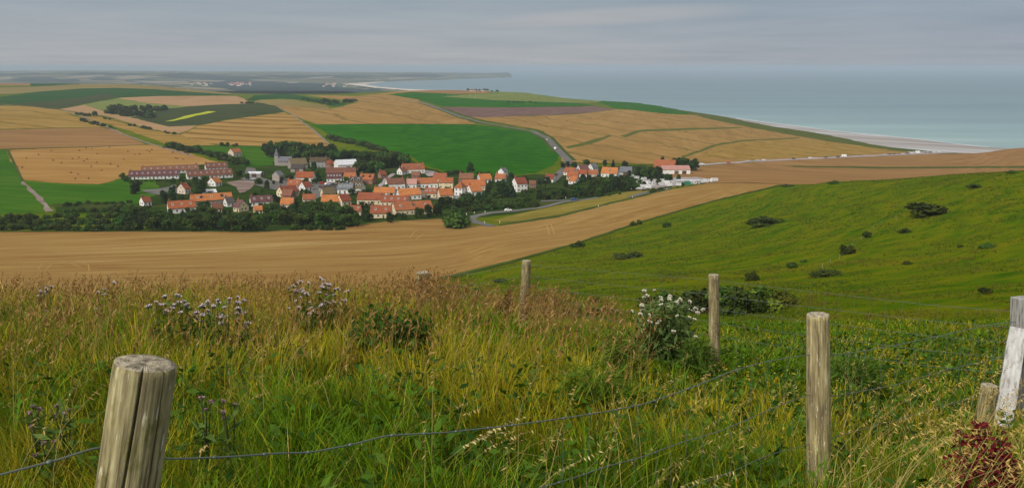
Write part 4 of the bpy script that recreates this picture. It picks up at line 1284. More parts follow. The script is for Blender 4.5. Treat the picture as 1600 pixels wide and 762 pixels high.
belt([(558, 270), (580, 272), (600, 270)], 7, (16, 22), ['round'], TL3, TG3, 1.1, 4, 3, 400)
belt([(590, 262), (615, 260), (634, 262)], 7, (20, 25), ['round'], TL3, TG3, 1.1, 4, 3, 400)
belt([(512, 217), (560, 227), (602, 238)], 15, (8, 10), ['bush'], 'dark shrub in the hedge along the bright green field', 'hedge along the bright green field', 1.3, 2, .6, 400)
belt([(264, 231), (310, 240), (350, 250), (386, 260)], 19, (9, 13), ['bush', 'bush', 'round'], 'dark bush in the thick hedge between bale field and small pasture', 'hedge beside the small pasture', 1.25, 2, 1.0, 400)
belt([(343, 229), (372, 229)], 5, (4, 8), ['round'], 'little tree on the top edge of the small pasture', 'trees on the pasture edge', 1.0, 2, .3, 400)
belt([(95, 322), (150, 319), (212, 318)], 9, (5, 8), ['bush'], 'loose shrub on the rough patch behind the left belt', 'shrubs of the rough patch', 1.2, 5, 3)
belt([(95, 332), (150, 330), (210, 331)], 8, (6, 9), ['bush'], 'loose shrub on the rough patch behind the left belt', 'shrubs of the rough patch', 1.2, 5, 2)
belt([(190, 276), (206, 285), (215, 290)], 5, (6, 9), ['bush', 'round'], 'bushy tree at the left end of the front terrace', 'bushes at the terrace end', 1.2, 4, 2)
belt([(205, 284), (250, 283.5), (290, 283)], 12, (3, 4.5), ['bush'], 'clipped shrub of the low hedge before the plum-roofed terrace', 'hedge before the front terrace', 1.3, 2, .4)
# single trees between the houses
for px, row, h, k, l in [
        (212, 303, 24, 'dark', 'big dark tree standing alone before the plum-roofed terrace'),
        (257, 318, 23, 'dark', 'large dark tree on the left of the pond yard'), (270, 312, 21, 'dark', 'second large dark tree by the pond yard, slightly right'),
        (314, 307, 26, 'dark', 'tall dark tree right of the beige gabled house'), (300, 316, 16, 'round', 'rounded tree below the beige gabled house'),
        (324, 328, 16, 'dark', 'tree standing before the very long stone house'), (293, 335, 12, 'round', 'small tree at the foot of the orange farmhouse'),
        (430, 313, 12, 'dark', 'round garden tree beside the long plum-roofed house'), (405, 288, 10, 'round', 'light green tree at the edge of the yard'),
        (417, 296, 9, 'round', 'light green garden tree below the yard'), (472, 306, 12, 'dark', 'dark round tree beside the cream gabled red roof'),
        (491, 268, 16, 'dark', 'dark tree in front of the grey farmhouse'), (495, 277, 11, 'round', 'yellow-green tree above the broad orange roof'),
        (541, 287, 12, 'round', 'bright tree before the red-roofed house with white gable'), (521, 294, 8, 'round', 'low tree in the car park'),
        (565, 329, 16, 'dark', 'dark tree in front of the long cream house'), (572, 346, 21, 'dark', 'tall dark tree left of the house nearest the stubble'),
        (553, 353, 17, 'round', 'tree at the right tip of the dense clump'), (609, 348, 19, 'dark', 'wide dark tree in front of the house nearest the stubble'),
        (631, 344, 12, 'round', 'small round tree on the lawn before the pale cream gable'), (655, 341, 19, 'round', 'lighter tree before the long red-roofed house'),
        (670, 339, 22, 'dark', 'dark tree at the end of the long red-roofed house'), (684, 338, 22, 'dark', 'dark tree nearest the road bend'),
        (690, 326, 20, 'dark', 'dark tree behind the single big bush'), (735, 271, 19, 'dark', 'round dark tree against the bright green field'),
        (799, 284, 16, 'dark', 'round dark tree left of the tall white house'), (785, 308, 29, 'dark', 'massive dark tree left of the tall white house'),
        (799, 308, 27, 'cone', 'pointed dark conifer before the tall white house'), (763, 304, 17, 'dark', 'dark tree right of the dark-porched house'),
        (772, 310, 15, 'round', 'lighter tree below the massive dark one'), (845, 298, 23, 'pine', 'pine with bare reddish trunk right of the tall white house'),
        (852, 296, 21, 'pine', 'second pine beside the bare-trunked one'), (843, 311, 16, 'dark', 'broad dark tree under the pines'),
        (816, 311, 11, 'dark', 'small dark round tree before the tall white house'), (945, 262, 13, 'dark', 'dark tree behind the big orange roof'),
        (958, 262, 14, 'cone', 'pointed conifer behind the big orange roof'), (916, 261, 13, 'round', 'round tree behind the purple-grey roof'),
        (976, 263, 13, 'round', 'wide tree behind the grey barn'), (983, 278, 13, 'dark', 'dark tree before the grey barn'),
        (1035, 256, 12, 'dark', 'small tree behind the red farm barn'), (1060, 284, 12, 'dark', 'lone tree before the long white shed'),
        (884, 293, 12, 'dark', 'dark tree below the smallest orange roof'), (386, 281, 12, 'round', 'bushy tree right of the front terrace'),
        (374, 277, 13, 'round', 'tree at the right end of the front terrace'), (1006, 291, 9, 'round', 'light tree among the caravans'), (1029, 289, 10, 'round', 'green tree in the middle of the campsite'), (1049, 285, 8, 'dark', 'small dark tree at the rear of the campsite'), (1018, 284, 8, 'dark', 'small dark tree behind the campsite centre'), (1000, 288, 9, 'round', 'leafy tree at the left edge of the campsite'), (1066, 290, 6, 'bush', 'low bush beside the green tent')]:
    tree(px, row, h, k, l)
belt([(690, 272), (725, 273)], 5, (7, 10), ['bush', 'round'], 'shrubby tree between villa drive and green field', 'shrubs under the green field', 1.1)
belt([(745, 274), (792, 276)], 6, (6, 9), ['bush', 'round'], 'garden shrub along the foot of the green field', 'garden shrubs under the green field', 1.2)
belt([(700, 322), (735, 318), (768, 318)], 10, (12, 17), ['round', 'dark'], 'leafy tree in the gardens above the road bend', 'trees above the road bend', 1.1, 4, 3)
belt([(705, 332), (760, 328), (838, 321)], 16, (9, 12), ['bush'], 'rounded shrub of the roadside hedge above the bend', 'roadside hedge above the bend', 1.15, 2, 1)
belt([(738, 322), (790, 319), (830, 314)], 9, (8, 11), ['bush'], 'shrub of the second hedge behind the roadside hedge', 'second hedge behind the road', 1.15, 2, 1)
b1 = tree(712, 355, 29, 'bush', 'very big rounded dark bush standing alone at the stubble edge by the road bend', wide=1.3, ymin=250)
belt([(880, 263), (904, 264)], 4, (10, 13), ['round', 'dark'], 'tree beside the main road behind red roofs', 'trees where the main road leaves the village')
WL = 'dark tree in the small wood between village and campsite'
WG = 'trees of the small wood beside the campsite'
belt([(905, 296), (950, 298), (995, 299)], 13, (16, 22), ['round', 'dark'], WL, WG, 1.1, 3, 1)
belt([(905, 288), (950, 288), (985, 288)], 9, (13, 17), ['dark'], WL, WG, 1.1, 3, 1)
belt([(862, 309), (905, 307), (955, 305)], 11, (12, 17), ['round', 'dark'], WL, WG, 1.15, 3, 1)
belt([(842, 312), (878, 311)], 5, (9, 13), ['round', 'bush'], WL, WG, 1.1, 3, 1)
belt([(893, 299), (948, 302)], 7, (13, 16), ['round'], WL, WG, 1.1, 3, 1)
CL = 'tree screening the red barn from the campsite'
belt([(997, 278), (1030, 281)], 7, (15, 22), ['round', 'dark'], CL, 'trees around the red barn', 1.1, 3, 1)
belt([(1030, 284), (1050, 285)], 4, (12, 16), ['dark'], CL, 'trees around the red barn', 1.1, 2, 1)
belt([(1052, 266), (1090, 266)], 7, (16, 23), ['round', 'dark'], 'tall tree in the row behind the long white shed', 'trees behind the long white shed', 1.05, 3, 1.5)
tree(951, 306, 6, 'bush', 'low shrub in the yellowing strip below the small wood')
tree(969, 304, 5, 'bush', 'lone low shrub right of the small wood')
belt([(1012, 302), (1036, 297)], 5, (4, 6), ['bush'], 'dark shrub along the sunken road below the campsite', 'shrubs along the sunken road', 1.3, 1, .3)
belt([(1000, 299), (1070, 291)], 8, (3, 4.5), ['bush'], 'shrub of the low hedge below the caravans', 'hedge below the caravans', 1.5, 2, .3)
# garden trees between the houses
gt = []
rg_ = random.Random(5)
while len(gt) < 110:
    x, y = rg_.uniform(265, 835), rg_.uniform(284, 345)
    if y > 345 - max(0, (x - 600)) * .14 or (x > 740 and y > 312) or (330 < x < 400 and y < 306): continue
    if any(a - 3 < x < b + 3 and r - 9 < y < r + 1.5 for a, b, r in HOUSES): continue
    if any(abs(x - a) < 6 and abs(y - b) < 3 for a, b in gt): continue
    gt.append((x, y))
for x, y in gt:
    tree(x, y, rg_.uniform(7, 13.5), rg_.choice(['round', 'dark', 'bush', 'round']), 'small leafy garden tree between the red-roofed village houses', 'garden trees between the houses', 1.1, cat='tree', name='tree')
# hedgerow scraps on the left slope
belt([(118, 179), (140, 182)], 4, (4, 6), ['bush'], 'dark shrub of the upper hedge scrap on the wheat slope', 'upper hedge scrap', 1.3, 2, .3, 400)
tree(149, 183, 10, 'round', 'round dark tree in the upper hedge scrap on the wheat slope', ymin=400)
belt([(158, 184), (173, 188)], 3, (3, 4), ['bush'], 'dark shrub of the upper hedge scrap on the wheat slope', 'upper hedge scrap', 1.2, 2, .3, 400)
belt([(124, 189), (150, 195), (174, 201)], 7, (4, 7), ['bush'], 'dark shrub of the lower hedge scrap beside the field track', 'lower hedge scrap', 1.3, 2, .4, 400)
belt([(200, 197), (212, 198)], 2, (4, 6), ['round', 'bush'], 'small bush left of the middle gap in the hedge line', 'middle hedge scrap', 1.2, 2, .3, 400)
belt([(221, 200), (236, 203)], 3, (4, 6), ['bush'], 'small bush right of the middle gap in the hedge line', 'middle hedge scrap right', 1.2, 1, .3, 400)
belt([(255, 207), (274, 211)], 3, (3, 5), ['bush', 'round'], 'tiny bush at the lower end of the hedge line', 'lower hedge line', 1.1, 2, .3, 400)
belt([(170, 178), (200, 181), (240, 184)], 16, (9, 12), ['dark', 'bush'], 'dark tree in the hollow wood above the wheat slope', 'trees of the hollow wood', 1.4, 3, 1.2, 500)
belt([(170, 171), (205, 173), (262, 172)], 16, (8, 10), ['dark', 'bush'], 'dark tree in the hollow wood above the wheat slope', 'trees of the hollow wood', 1.4, 3, 1.2, 500)
belt([(377, 162), (397, 162)], 4, (3, 4.5), ['bush'], 'bush at the corner of the pale far field', 'bushes at the far field corner', 1.4, 2, .3, 500)
belt([(508, 160), (535, 162), (558, 158)], 10, (5, 7.5), ['dark', 'bush'], 'dark tree in the copse on the far wheat field', 'trees of the far copse', 1.6, 3, .8, 900)
belt([(470, 155), (495, 160), (520, 165)], 9, (3, 5), ['bush'], 'shrub of the dark strip left of the far copse', 'far hedge strip', 1.6, 3, .6, 900)
belt([(728, 141.5), (778, 142.5)], 8, (2.5, 4), ['bush', 'round'], 'tree beside the farmhouse on the coastal skyline', 'trees on the coastal skyline', 1.3, 2, .2, 1500)
belt([(790, 160), (840, 160.5)], 6, (2, 3.2), ['bush'], 'low bush between the far pasture and ploughed field', 'far pasture hedge', 1.7, 3, .2, 900)

# ------------------------------------------------------------------ pasture shrubs (right slope)
for px, row, wpx, hpx, l in [
        (1450, 337, 62, 17, 'largest spreading dark gorse thicket on the upper right slope'), (1198, 352, 46, 12, 'broad dark shrub on the middle of the grassy slope'),
        (1319, 397, 24, 15, 'round thorn bush in the middle of the slope'), (1355, 371, 15, 9, 'small bush up the line of thin stakes'),
        (1413, 364, 17, 9, 'small bush right of the stakes below the largest thicket'), (1236, 419, 16, 9, 'small dark bush below the line of stakes'),
        (1256, 409, 12, 5, 'tiny bush right above the small dark one'), (1418, 413, 12, 6, 'lone tiny bush right of the round thorn'),
        (1500, 386, 10, 5, 'lone tiny bush left of the flat dark shrub on the slope'), (1540, 387, 26, 8, 'flat dark shrub near the right end of the slope'),
        (1175, 438, 18, 14, 'thorn bush just right of the upright post'), (1295, 431, 40, 9, 'low sprawling bramble patch on the slope'),
        (1540, 459, 20, 10, 'dark bush low on the slope near the corner post'), (1392, 510, 28, 13, 'dark bush at the foot of the slope, half hidden'),
        (1043, 355, 12, 8, 'small bush just inside the pasture edge'), (989, 353, 9, 7, 'left one of two small bushes on the pasture edge'),
        (999, 351, 9, 7, 'right one of two small bushes on the pasture edge'), (905, 386, 13, 9, 'larger bush on the lower pasture edge'), (895, 386, 8, 6, 'smaller bush touching the larger one on the pasture edge'),
        (1228, 292, 22, 4, 'low bush where the pasture crest meets the stubble'), (1305, 287, 18, 5, 'low bush on the crest of the slope'), (1580, 271, 14, 5, 'bush on the crest near the right end'),
        (1525, 294, 22, 6, 'double bush just below the crest'), (985, 402, 42, 9, 'low patch of scrub across the lower pasture'),
        (930, 474, 14, 10, 'small dark shrub left of the gully thicket'), (745, 458, 14, 9, 'small dark shrub beyond the short square post'), (1210, 515, 14, 8, 'tuft-like shrub right of the upright post'),
        (780, 441, 22, 5, 'low pale scrub left of the tall slim post')]:
    tree(px, row, hpx * 1.25, 'bush', l, wide=max(.6, wpx / hpx / 1.3), ymin=55)
GL = 'leafy gorse bush in the gully thicket behind the upright post'
GGR = 'bushes of the gully thicket'
for px, row, h in [(1008, 482, 24), (1030, 484, 27), (1055, 484, 29), (1080, 486, 32), (1104, 488, 36), (1130, 490, 42), (1158, 491, 40), (1185, 488, 40), (1210, 482, 30), (1228, 476, 22), (1150, 474, 28), (1180, 471, 24), (1128, 468, 22), (1075, 474, 22), (1040, 472, 18), (880, 493, 14), (900, 493, 16), (925, 494, 14), (950, 492, 18), (860, 494, 10)]:
    tree(px, row, h * 1.15, 'gorse' if px > 1120 and row < 489 else 'bush', GL if px > 1000 else 'low brownish shrub in the row left of the gully thicket', GGR if px > 1000 else 'low shrubs left of the gully', 1.2, 55)

# ------------------------------------------------------------------ hay bales
m_hay = plain('hay', (.27, .15, .06), .95, .25, 3.0, 0.0)
def bale_mesh():
    mb = MB()
    n = 18
    for s in range(1):
        prof = [(-.62, .70), (-.60, .78), (.60, .78), (.62, .70)]
        ring = len(prof)
        for k in range(n):
            t = 2 * pi * k / n
            for x, r in prof: mb.v.append((x, r * sin(t), .78 + r * cos(t)))
        for k in range(n):
            for q in range(ring - 1):
                a = k * ring + q; c = ((k + 1) % n) * ring + q
                mb.f.append([a, c, c + 1, a + 1]); mb.m.append(0)
        mb.f.append([k * ring for k in range(n)]); mb.m.append(0)
        mb.f.append([k * ring + ring - 1 for k in range(n)][::-1]); mb.m.append(0)
    me = mb.me('hay_bale'); me.materials.append(m_hay)
    return me
ME_BALE = bale_mesh()
for zx, zy in [(55, 530), (148, 573), (100, 625), (125, 625), (217, 553), (290, 530), (410, 575), (447, 570), (475, 588), (494, 578), (547, 597), (550, 548), (520, 520), (487, 517),
               (450, 530), (515, 620), (626, 606), (725, 535), (765, 552), (790, 550), (835, 530), (850, 538), (860, 525), (620, 511), (995, 572), (1005, 575), (1035, 578), (1065, 552),
               (400, 655), (440, 665), (425, 690), (500, 688), (668, 620), (980, 540), (348, 600), (300, 585), (575, 640), (700, 580)]:
    o = bpy.data.objects.new('hay_bale', ME_BALE); COL.objects.link(o)
    o.location = at(zx / 3.6275, 90 + zy / 3.6275, 400); o.rotation_euler = (0, 0, random.uniform(0, 3.14))
    o.scale = (.85, .85, .85)
    tag(o, 'round brown hay bale lying on the mown stubble left of the village', 'hay bale', 'hay bales on the mown field')

# ------------------------------------------------------------------ vehicles
m_tyre = plain('tyre', (.02, .02, .02), .9, .1)
PAINT = {k: plain('car_paint_' + k, c, .35, .05, .3, .5, c) for k, c in {'white': (.78, .78, .78), 'silver': (.45, .47, .5), 'black': (.02, .02, .022), 'red': (.45, .02, .02), 'blue': (.04, .08, .22), 'grey': (.14, .15, .16)}.items()}
m_lamp = plain('lamp_lens', (.7, .65, .5), .3, .05)
PROF = {'car': [(-2.05, .35), (2.05, .35), (2.1, .75), (1.9, .95), (1.0, 1.0), (.45, 1.42), (-1.1, 1.45), (-1.75, 1.02), (-2.1, .95)],
        'van': [(-2.4, .4), (2.4, .4), (2.45, .95), (2.1, 1.25), (1.5, 2.1), (1.3, 2.25), (-2.4, 2.25), (-2.45, 1.0)],
        'camper': [(-2.9, .45), (2.9, .45), (2.95, 1.1), (2.5, 1.5), (2.4, 2.2), (2.6, 2.85), (-2.9, 2.9), (-2.95, 1.2)]}
GLASS = {'car': [((.95, 1.02), (.5, 1.38), (-1.05, 1.4), (-1.6, 1.04))], 'van': [((1.95, 1.3), (1.45, 2.0), (.6, 2.0), (.6, 1.3))], 'camper': [((2.4, 1.5), (2.3, 2.05), (1.5, 2.05), (1.5, 1.5)), ((-.4, 1.6), (-.4, 2.2), (-1.8, 2.2), (-1.8, 1.6))]}
def vehicle(px, row, kind, col, label, heading, group=None, ymin=330):
    p = at(px, row, ymin)
    root = empty(kind if kind != 'camper' else 'camper_van', p + Vector((0, 0, .25)), view_rot(p.x, p.y) + R(heading))
    tag(root, label, {'car': 'car', 'van': 'van', 'camper': 'camper van'}[kind], group)
    w = .85 if kind == 'car' else 1.0
    MB().prism(PROF[kind], 1, -w, w).build('body', PAINT[col], root)
    for g in GLASS[kind]:
        for s in (-1, 1):
            MB().prism(list(g), 1, s * w - (.0 if s > 0 else .012), s * w + (.012 if s > 0 else 0)).build('window', m_pane, root)
    L = PROF[kind][1][0]
    for sx in (-.62, .62):
        for s in (-1, 1):
            MB().tube([(sx * L, s * (w - .12), .33), (sx * L, s * (w + .04), .33)], .33, 12).build('wheel', m_tyre, root)
    for s in (-.6, .6):
        MB().box(L + .0, L + .07, s * w - .15, s * w + .15, .62, .8).build('headlight', m_lamp, root)
    return root

V = vehicle
V(868, 233.5, 'van', 'white', 'white van climbing the main road above the village', 75, ymin=400)
V(855, 219.5, 'car', 'silver', 'silver car farther up the main road than the white van', 70, ymin=400)
V(869, 274, 'car', 'black', 'dark car entering the village on the main road', 80)
V(794, 330.5, 'car', 'white', 'white car on the road beyond the bend', 10)
V(897, 313.5, 'car', 'blue', 'dark blue car on the road below the small wood', 8)
CGR = 'cars along the coast road'
for px, row, k, c, l in [
        (1097, 257.6, 'car', 'white', 'white car where the coast road leaves the farm trees'), (1138, 255.3, 'car', 'red', 'only red car on the coast road'),
        (1168, 252.6, 'car', 'silver', 'first silver car of the trio on the coast road right of the red car'), (1184, 251.8, 'car', 'silver', 'middle silver car of the trio right of the red car'), (1193, 251.3, 'car', 'white', 'white car at the end of the trio right of the red car'),
        (1240, 249, 'car', 'black', 'black car alone on the coast road'), (1266, 247.7, 'car', 'white', 'white car alone between two dark ones on the coast road'), (1290, 246.8, 'car', 'black', 'dark car behind the white van on the coast road'),
        (1309, 246.2, 'car', 'black', 'dark car touching the back of the large white camper'), (1319, 245.6, 'camper', 'white', 'tall white camper van halfway along the coast road')]:
    V(px, row, k, c, l, random.choice((2, 182)), CGR, 500)
for px, row, k, c in [(1383, 242.4, 'car', 'silver'), (1390, 242.0, 'car', 'black'), (1397, 241.7, 'car', 'black'), (1404, 241.3, 'car', 'grey'), (1411, 241, 'car', 'silver'), (1418, 240.6, 'car', 'black'), (1425, 240.2, 'car', 'white'),
                      (1446, 239.3, 'car', 'grey'), (1453, 239, 'car', 'black'), (1460, 238.8, 'car', 'white'), (1468, 238.5, 'car', 'white'), (1476, 238.2, 'car', 'silver'), (1484, 238, 'car', 'black'), (1491, 237.7, 'car', 'white')]:
    V(px, row, k, c, f'{"dark" if c in ("black", "grey") else "pale"} car in the line parked above the beach', random.choice((4, 184)), 'pale cars parked above the beach' if c in ('white', 'silver') else 'dark cars parked above the beach', 800)
V(1434, 239.6, 'camper', 'white', 'white camper van in the line parked above the beach', 4, None, 800)
for px, row, c, l in [(504, 288, 'red', 'red car in the village car park'), (512, 289.5, 'white', 'white car beside the red one in the village car park'), (521, 290.5, 'black', 'black car in the village car park'),
                      (531, 288.5, 'silver', 'silver car at the right of the village car park'), (486, 292, 'grey', 'grey car left of the red one in the car park'),
                      (612, 299, 'white', 'white car outside the lane row of white houses'), (700, 311, 'white', 'white car below the hipped house, leftmost of the garden cars'),
                      (715, 312, 'silver', 'silver car between white cars below the hipped house'), (730, 312, 'white', 'white car below the dark-porched house'), (395, 281, 'silver', 'silver car by the open grey farm shed')]:
    V(px, row, 'car', c, l, random.uniform(-30, 30))

# ------------------------------------------------------------------ campsite
m_van = plain('caravan_shell', (.66, .66, .64), .45, .22, .6, .3)
def caravan_proto():
    root = empty('caravan')
    tag(root, 'white caravan pitched on the campsite below the red barn', 'caravan', 'caravans on the campsite')
    prof = [(-2.5, .5), (2.3, .5), (2.75, 1.2), (2.55, 2.4), (2.2, 2.6), (-2.3, 2.6), (-2.7, 2.2), (-2.7, .9)]
    MB().prism(prof, 1, -1.1, 1.1).build('body', m_van, root)
    for x in (-1.5, 1.3):
        MB().box(x - .55, x + .55, -1.125, -1.1, 1.3, 2.0).build('window', m_pane, root)
    MB().box(-.3, .4, -1.12, -1.1, .6, 2.3).build('door', m_frame, root)
    for s in (-1, 1):
        MB().tube([(0, s * .95, .32), (0, s * 1.12, .32)], .32, 12).build('wheel', m_tyre, root)
    MB().tube([(2.3, 0, .45), (3.6, 0, .45)], .06, 6).build('tow_bar', m_tyre, root)
    return root
cv = caravan_proto()
spots = [(988, 277), (995, 279), (1001, 284), (1006, 281), (1004, 293), (998, 295), (1012, 288), (1019, 290), (1024, 286), (1036, 284), (1041, 287), (1046, 283), (1052, 286), (1034, 290), (1045, 291), 
         (1060, 290.5), (1083, 288), (1090, 287), (1097, 285.5), (1103, 284.5), (1109, 284), (1012, 294), (1116, 283.5)]
for k, (px, row) in enumerate(spots):
    o = cv if k == 0 else copy_tree(cv)
    p = at(px, row, 400)
    o.location = p; o.rotation_euler = (0, 0, view_rot(p.x, p.y) + random.choice((0, pi)) + random.uniform(-.5, .5)); s_ = random.uniform(.72, .95); o.scale = (s_, s_, s_)
m_tent = plain('green_canvas', (.03, .14, .08), .9, .05)
p = at(1074, 289.5, 400)
tt = empty('tent', p, view_rot(p.x, p.y)); tag(tt, 'dark green ridge tent between caravans on the campsite', 'tent')
MB().prism([(-2.1, 0), (2.1, 0), (1.7, 1.6), (0, 2.7), (-1.7, 1.6)], 0, -2.3, 2.3).build('canvas', m_tent, tt)
MB().box(2.29, 2.33, -.5, .5, .05, 1.7).build('entrance_flap', m_tent, tt)

# white marker posts beside the roads
m_white = plain('white_paint', (.80, .80, .78), .6, .05)
m_red = plain('red_band', (.35, .03, .02), .6, .05)
mp = empty('marker_post'); tag(mp, 'short white marker post beside the road below the village', 'marker post', 'marker posts along the lower road')
MB().box(-.16, .16, -.12, .12, -.2, 1.1).build('shaft', m_white, mp)
MB().box(-.165, .165, -.125, .125, .85, .97).build('red_band', m_red, mp)
for k, (px, row) in enumerate([(757, 349), (781, 348), (741, 333.5), (758, 332), (729, 336), (935, 323), (988, 309), (1014, 302), (1042, 296.5), (884, 310)]):
    o = mp if k == 0 else copy_tree(mp)
    o.location = at(px, row, 250)

# thin stakes of an old fence up the slope
m_stake = plain('grey_wood', (.34, .31, .27), .9, .15, 3.0)
fs_ = empty('stake_fence', at(1300, 400, 60)); tag(fs_, 'line of thin grey stakes running up the grassy slope', 'fence')
pl = [(1285, 420), (1298, 413), (1312, 405), (1330, 388), (1345, 376), (1358, 366), (1364, 358), (1377, 352), (1400, 345)]
prev = None
for px, row in pl:
    p = at(px, row, 60) - fs_.location
    tl = Vector((random.uniform(-.15, .15), 0, .95))
    MB().tube([p - Vector((0, 0, .2)), p + tl], [.035, .03], 6).build('stake', m_stake, fs_)
    if prev is not None:
        MB().tube([prev + Vector((0, 0, 1.0)), p + Vector((0, 0, 1.0))], .006, 4).build('wire', m_stake, fs_)
    prev = p

# sheep on the far pasture
m_wool = plain('wool', (.70, .67, .60), .95, .05, 3.0)
m_face = plain('sheep_face', (.10, .08, .07), .9, .05)
mb = MB().tube([(-.55, 0, .62), (-.45, 0, .68), (0, 0, .70), (.4, 0, .70), (.58, 0, .80), (.70, 0, .92), (.86, 0, .90), (.98, 0, .80)], [.08, .27, .31, .28, .2, .14, .12, .06], 10, 0)
for x in (-.35, .38):
    for s in (-.14, .14):
        mb.tube([(x, s, .55), (x + .03, s, .3), (x, s, 0)], [.08, .05, .04], 6, 1)
ME_SHEEP = shared(mb, 'sheep', [m_wool, m_face])
for px, row in [(705, 150), (710, 149), (722, 150.5), (726, 150), (734, 151), (735, 149.5), (743, 151.5), (700, 148.8)]:
    o = bpy.data.objects.new('sheep', ME_SHEEP); COL.objects.link(o)
    o.location = at(px, row, 900); o.rotation_euler = (0, 0, random.uniform(0, 6)); o.scale = (1.5, 1.5, 1.5)
    tag(o, 'white sheep grazing on the far pasture near the coastal skyline', 'sheep', 'sheep on the far pasture')

# ------------------------------------------------------------------ far town by the bay
def far_house_mesh():
    mb = MB().prism([(-5, -2), (5, -2), (5, 6), (0, 10), (-5, 6)], 0, -8, 8, 0)
    for s in (-1, 1):
        mb.prism([(s * 5.6, 5.6), (0, 10.05), (0, 10.5), (s * 5.6, 6.0)], 0, -8.4, 8.4, 1)
    return shared(mb, 'house', [WALL['w'], ROOF['r']])
ME_FAR = far_house_mesh()
for k in range(46):
    if k < 26: px, row = random.uniform(358, 392), random.uniform(129.5, 135)
    elif k < 34: px, row = random.uniform(300, 330), random.uniform(130, 134)
    else: px, row = random.uniform(500, 545), random.uniform(131, 137)
    x, y = GF.cast(px, row)
    o = bpy.data.objects.new('house', ME_FAR); COL.objects.link(o)
    o.location = (x, y, float(GF.z(x, y))); o.rotation_euler = (0, 0, random.uniform(-.6, .6)); 
    tag(o, 'tiny pale house of the far town on the hazy plain before the bay', 'house', 'houses of the far town')

# ================================================================== foreground
def proj(x, y, z):
    x, y, z = np.asarray(x), np.asarray(y), np.asarray(z) - ZC
    d = y * CP - z * SP
    return 800 + FPX * x / d, 381 - FPX * (y * SP + z * CP) / d


def sub(name, M): return M


m_grass, nt, b = new_mat('grass_blades', 0.65, 0.12)
at_ = nd(nt, 'ShaderNodeAttribute', attribute_name='tint')
nt.links.new(at_.outputs['Color'], b.inputs['Base Color'])
tr = nd(nt, 'ShaderNodeBsdfTranslucent', i_Color=at_.outputs['Color'])
ms = nd(nt, 'ShaderNodeMixShader', i_0=0.28, i_1=b.outputs[0], i_2=tr.outputs[0])
nt.links.new(ms.outputs[0], nt.nodes['Material Output'].inputs[0])


def lerp_c(c0, c1, t): return np.array(c0)[None] * (1 - t[:, None]) + np.array(c1)[None] * t[:, None]


def blade_arrays(P, h, w, th, bend, col, root_dark=.45):
    """P (n,3) feet; h heights; w widths; th lean azimuth; bend lean amount; col (n,3)"""
    n = len(P)
    D = np.stack([np.cos(th), np.sin(th), np.zeros(n)], 1)
    tw = th + RNG.normal(0, .5, n)
    Wd = np.stack([-np.sin(tw), np.cos(tw), np.zeros(n)], 1)
    vs, cs = [], []
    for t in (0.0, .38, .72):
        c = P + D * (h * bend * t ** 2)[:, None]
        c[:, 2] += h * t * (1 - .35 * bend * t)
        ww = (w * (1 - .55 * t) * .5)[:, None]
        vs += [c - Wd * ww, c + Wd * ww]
        sh = root_dark + (1 - root_dark) * min(1, t * 2.2)  # shade among the blades painted in: colour darkens towards the foot
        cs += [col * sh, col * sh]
    c = P + D * (h * bend)[:, None]; c[:, 2] += h * (1 - .35 * bend)
    vs.append(c); cs.append(col * 1.05)
    V = np.stack(vs, 1); Cc = np.stack(cs, 1)
    f0 = np.array([(0, 1, 3), (0, 3, 2), (2, 3, 5), (2, 5, 4), (4, 5, 6)])
    F = (np.arange(n) * 7)[:, None, None] + f0[None]
    return V.reshape(-1, 3), F.reshape(-1, 3), Cc.reshape(-1, 3)


def quads_arrays(C, U, V, col):
    """small leaf-shaped quads: centre C, half axes U (long) and V (short)"""
    n = len(C)
    v = np.stack([C - U, C + V - U * .1, C + U, C - V - U * .1], 1)
    f = np.arange(4 * n).reshape(n, 4)
    f = np.concatenate([f[:, [0, 1, 2]], f[:, [0, 2, 3]]])
    return v.reshape(-1, 3), f, np.repeat(col, 4, 0)


def merge(parts):
    vs, fs, cs, o = [], [], [], 0
    for v, f, c in parts:
        vs.append(v); fs.append(f + o); cs.append(c); o += len(v)
    return np.concatenate(vs), np.concatenate(fs), np.concatenate(cs)


def scatter(n, y0, y1, p, u0=None, u1=None):
    """points on the near meadow; density per square metre falls with Y^-p"""
    e = 2 - p
    r = RNG.random(n)
    Y = (y0 ** e + r * (y1 ** e - y0 ** e)) ** (1 / e)
    X = RNG.uniform(u0, u1, n) * Y if u0 is not None else RNG.uniform(-1, 1, n) * (.60 * Y + 1.7)
    Z = G.z(X, Y)
    return np.stack([X, Y, Z], 1)


def region(P):
    """0 on the left crest .. 1 on the short lush ground at the right"""
    X, Y = P[:, 0], P[:, 1]
    px = 800 + X / Y * FPX
    right = np.clip((px - 760) / 330, 0, 1) * np.clip((Y - 5.0) / 2.5, 0, 1)
    left_far = np.clip((Y - 6.5) / 4.0, 0, 1) * np.clip((980 - px) / 200, 0, 1)
    corner = np.clip((px - 1200) / 200, 0, 1) * np.clip((7.0 - Y) / 2.0, 0, 1)
    return px, right, left_far, corner


# --- grass: tussocks of arching blades with dark gaps between, over a thin short sward
def grass_colour(kind, v):
    c = np.zeros((len(v), 3))
    for k, (a, b) in enumerate([((.045, .105, .001), (.20, .29, .006)), ((.045, .125, .002), (.165, .30, .008)), ((.17, .175, .003), (.44, .34, .016)), ((.18, .095, .010), (.35, .19, .026)), ((.36, .27, .06), (.58, .45, .15))]):
        m = kind == k
        c[m] = lerp_c(a, b, v[m])
    return c


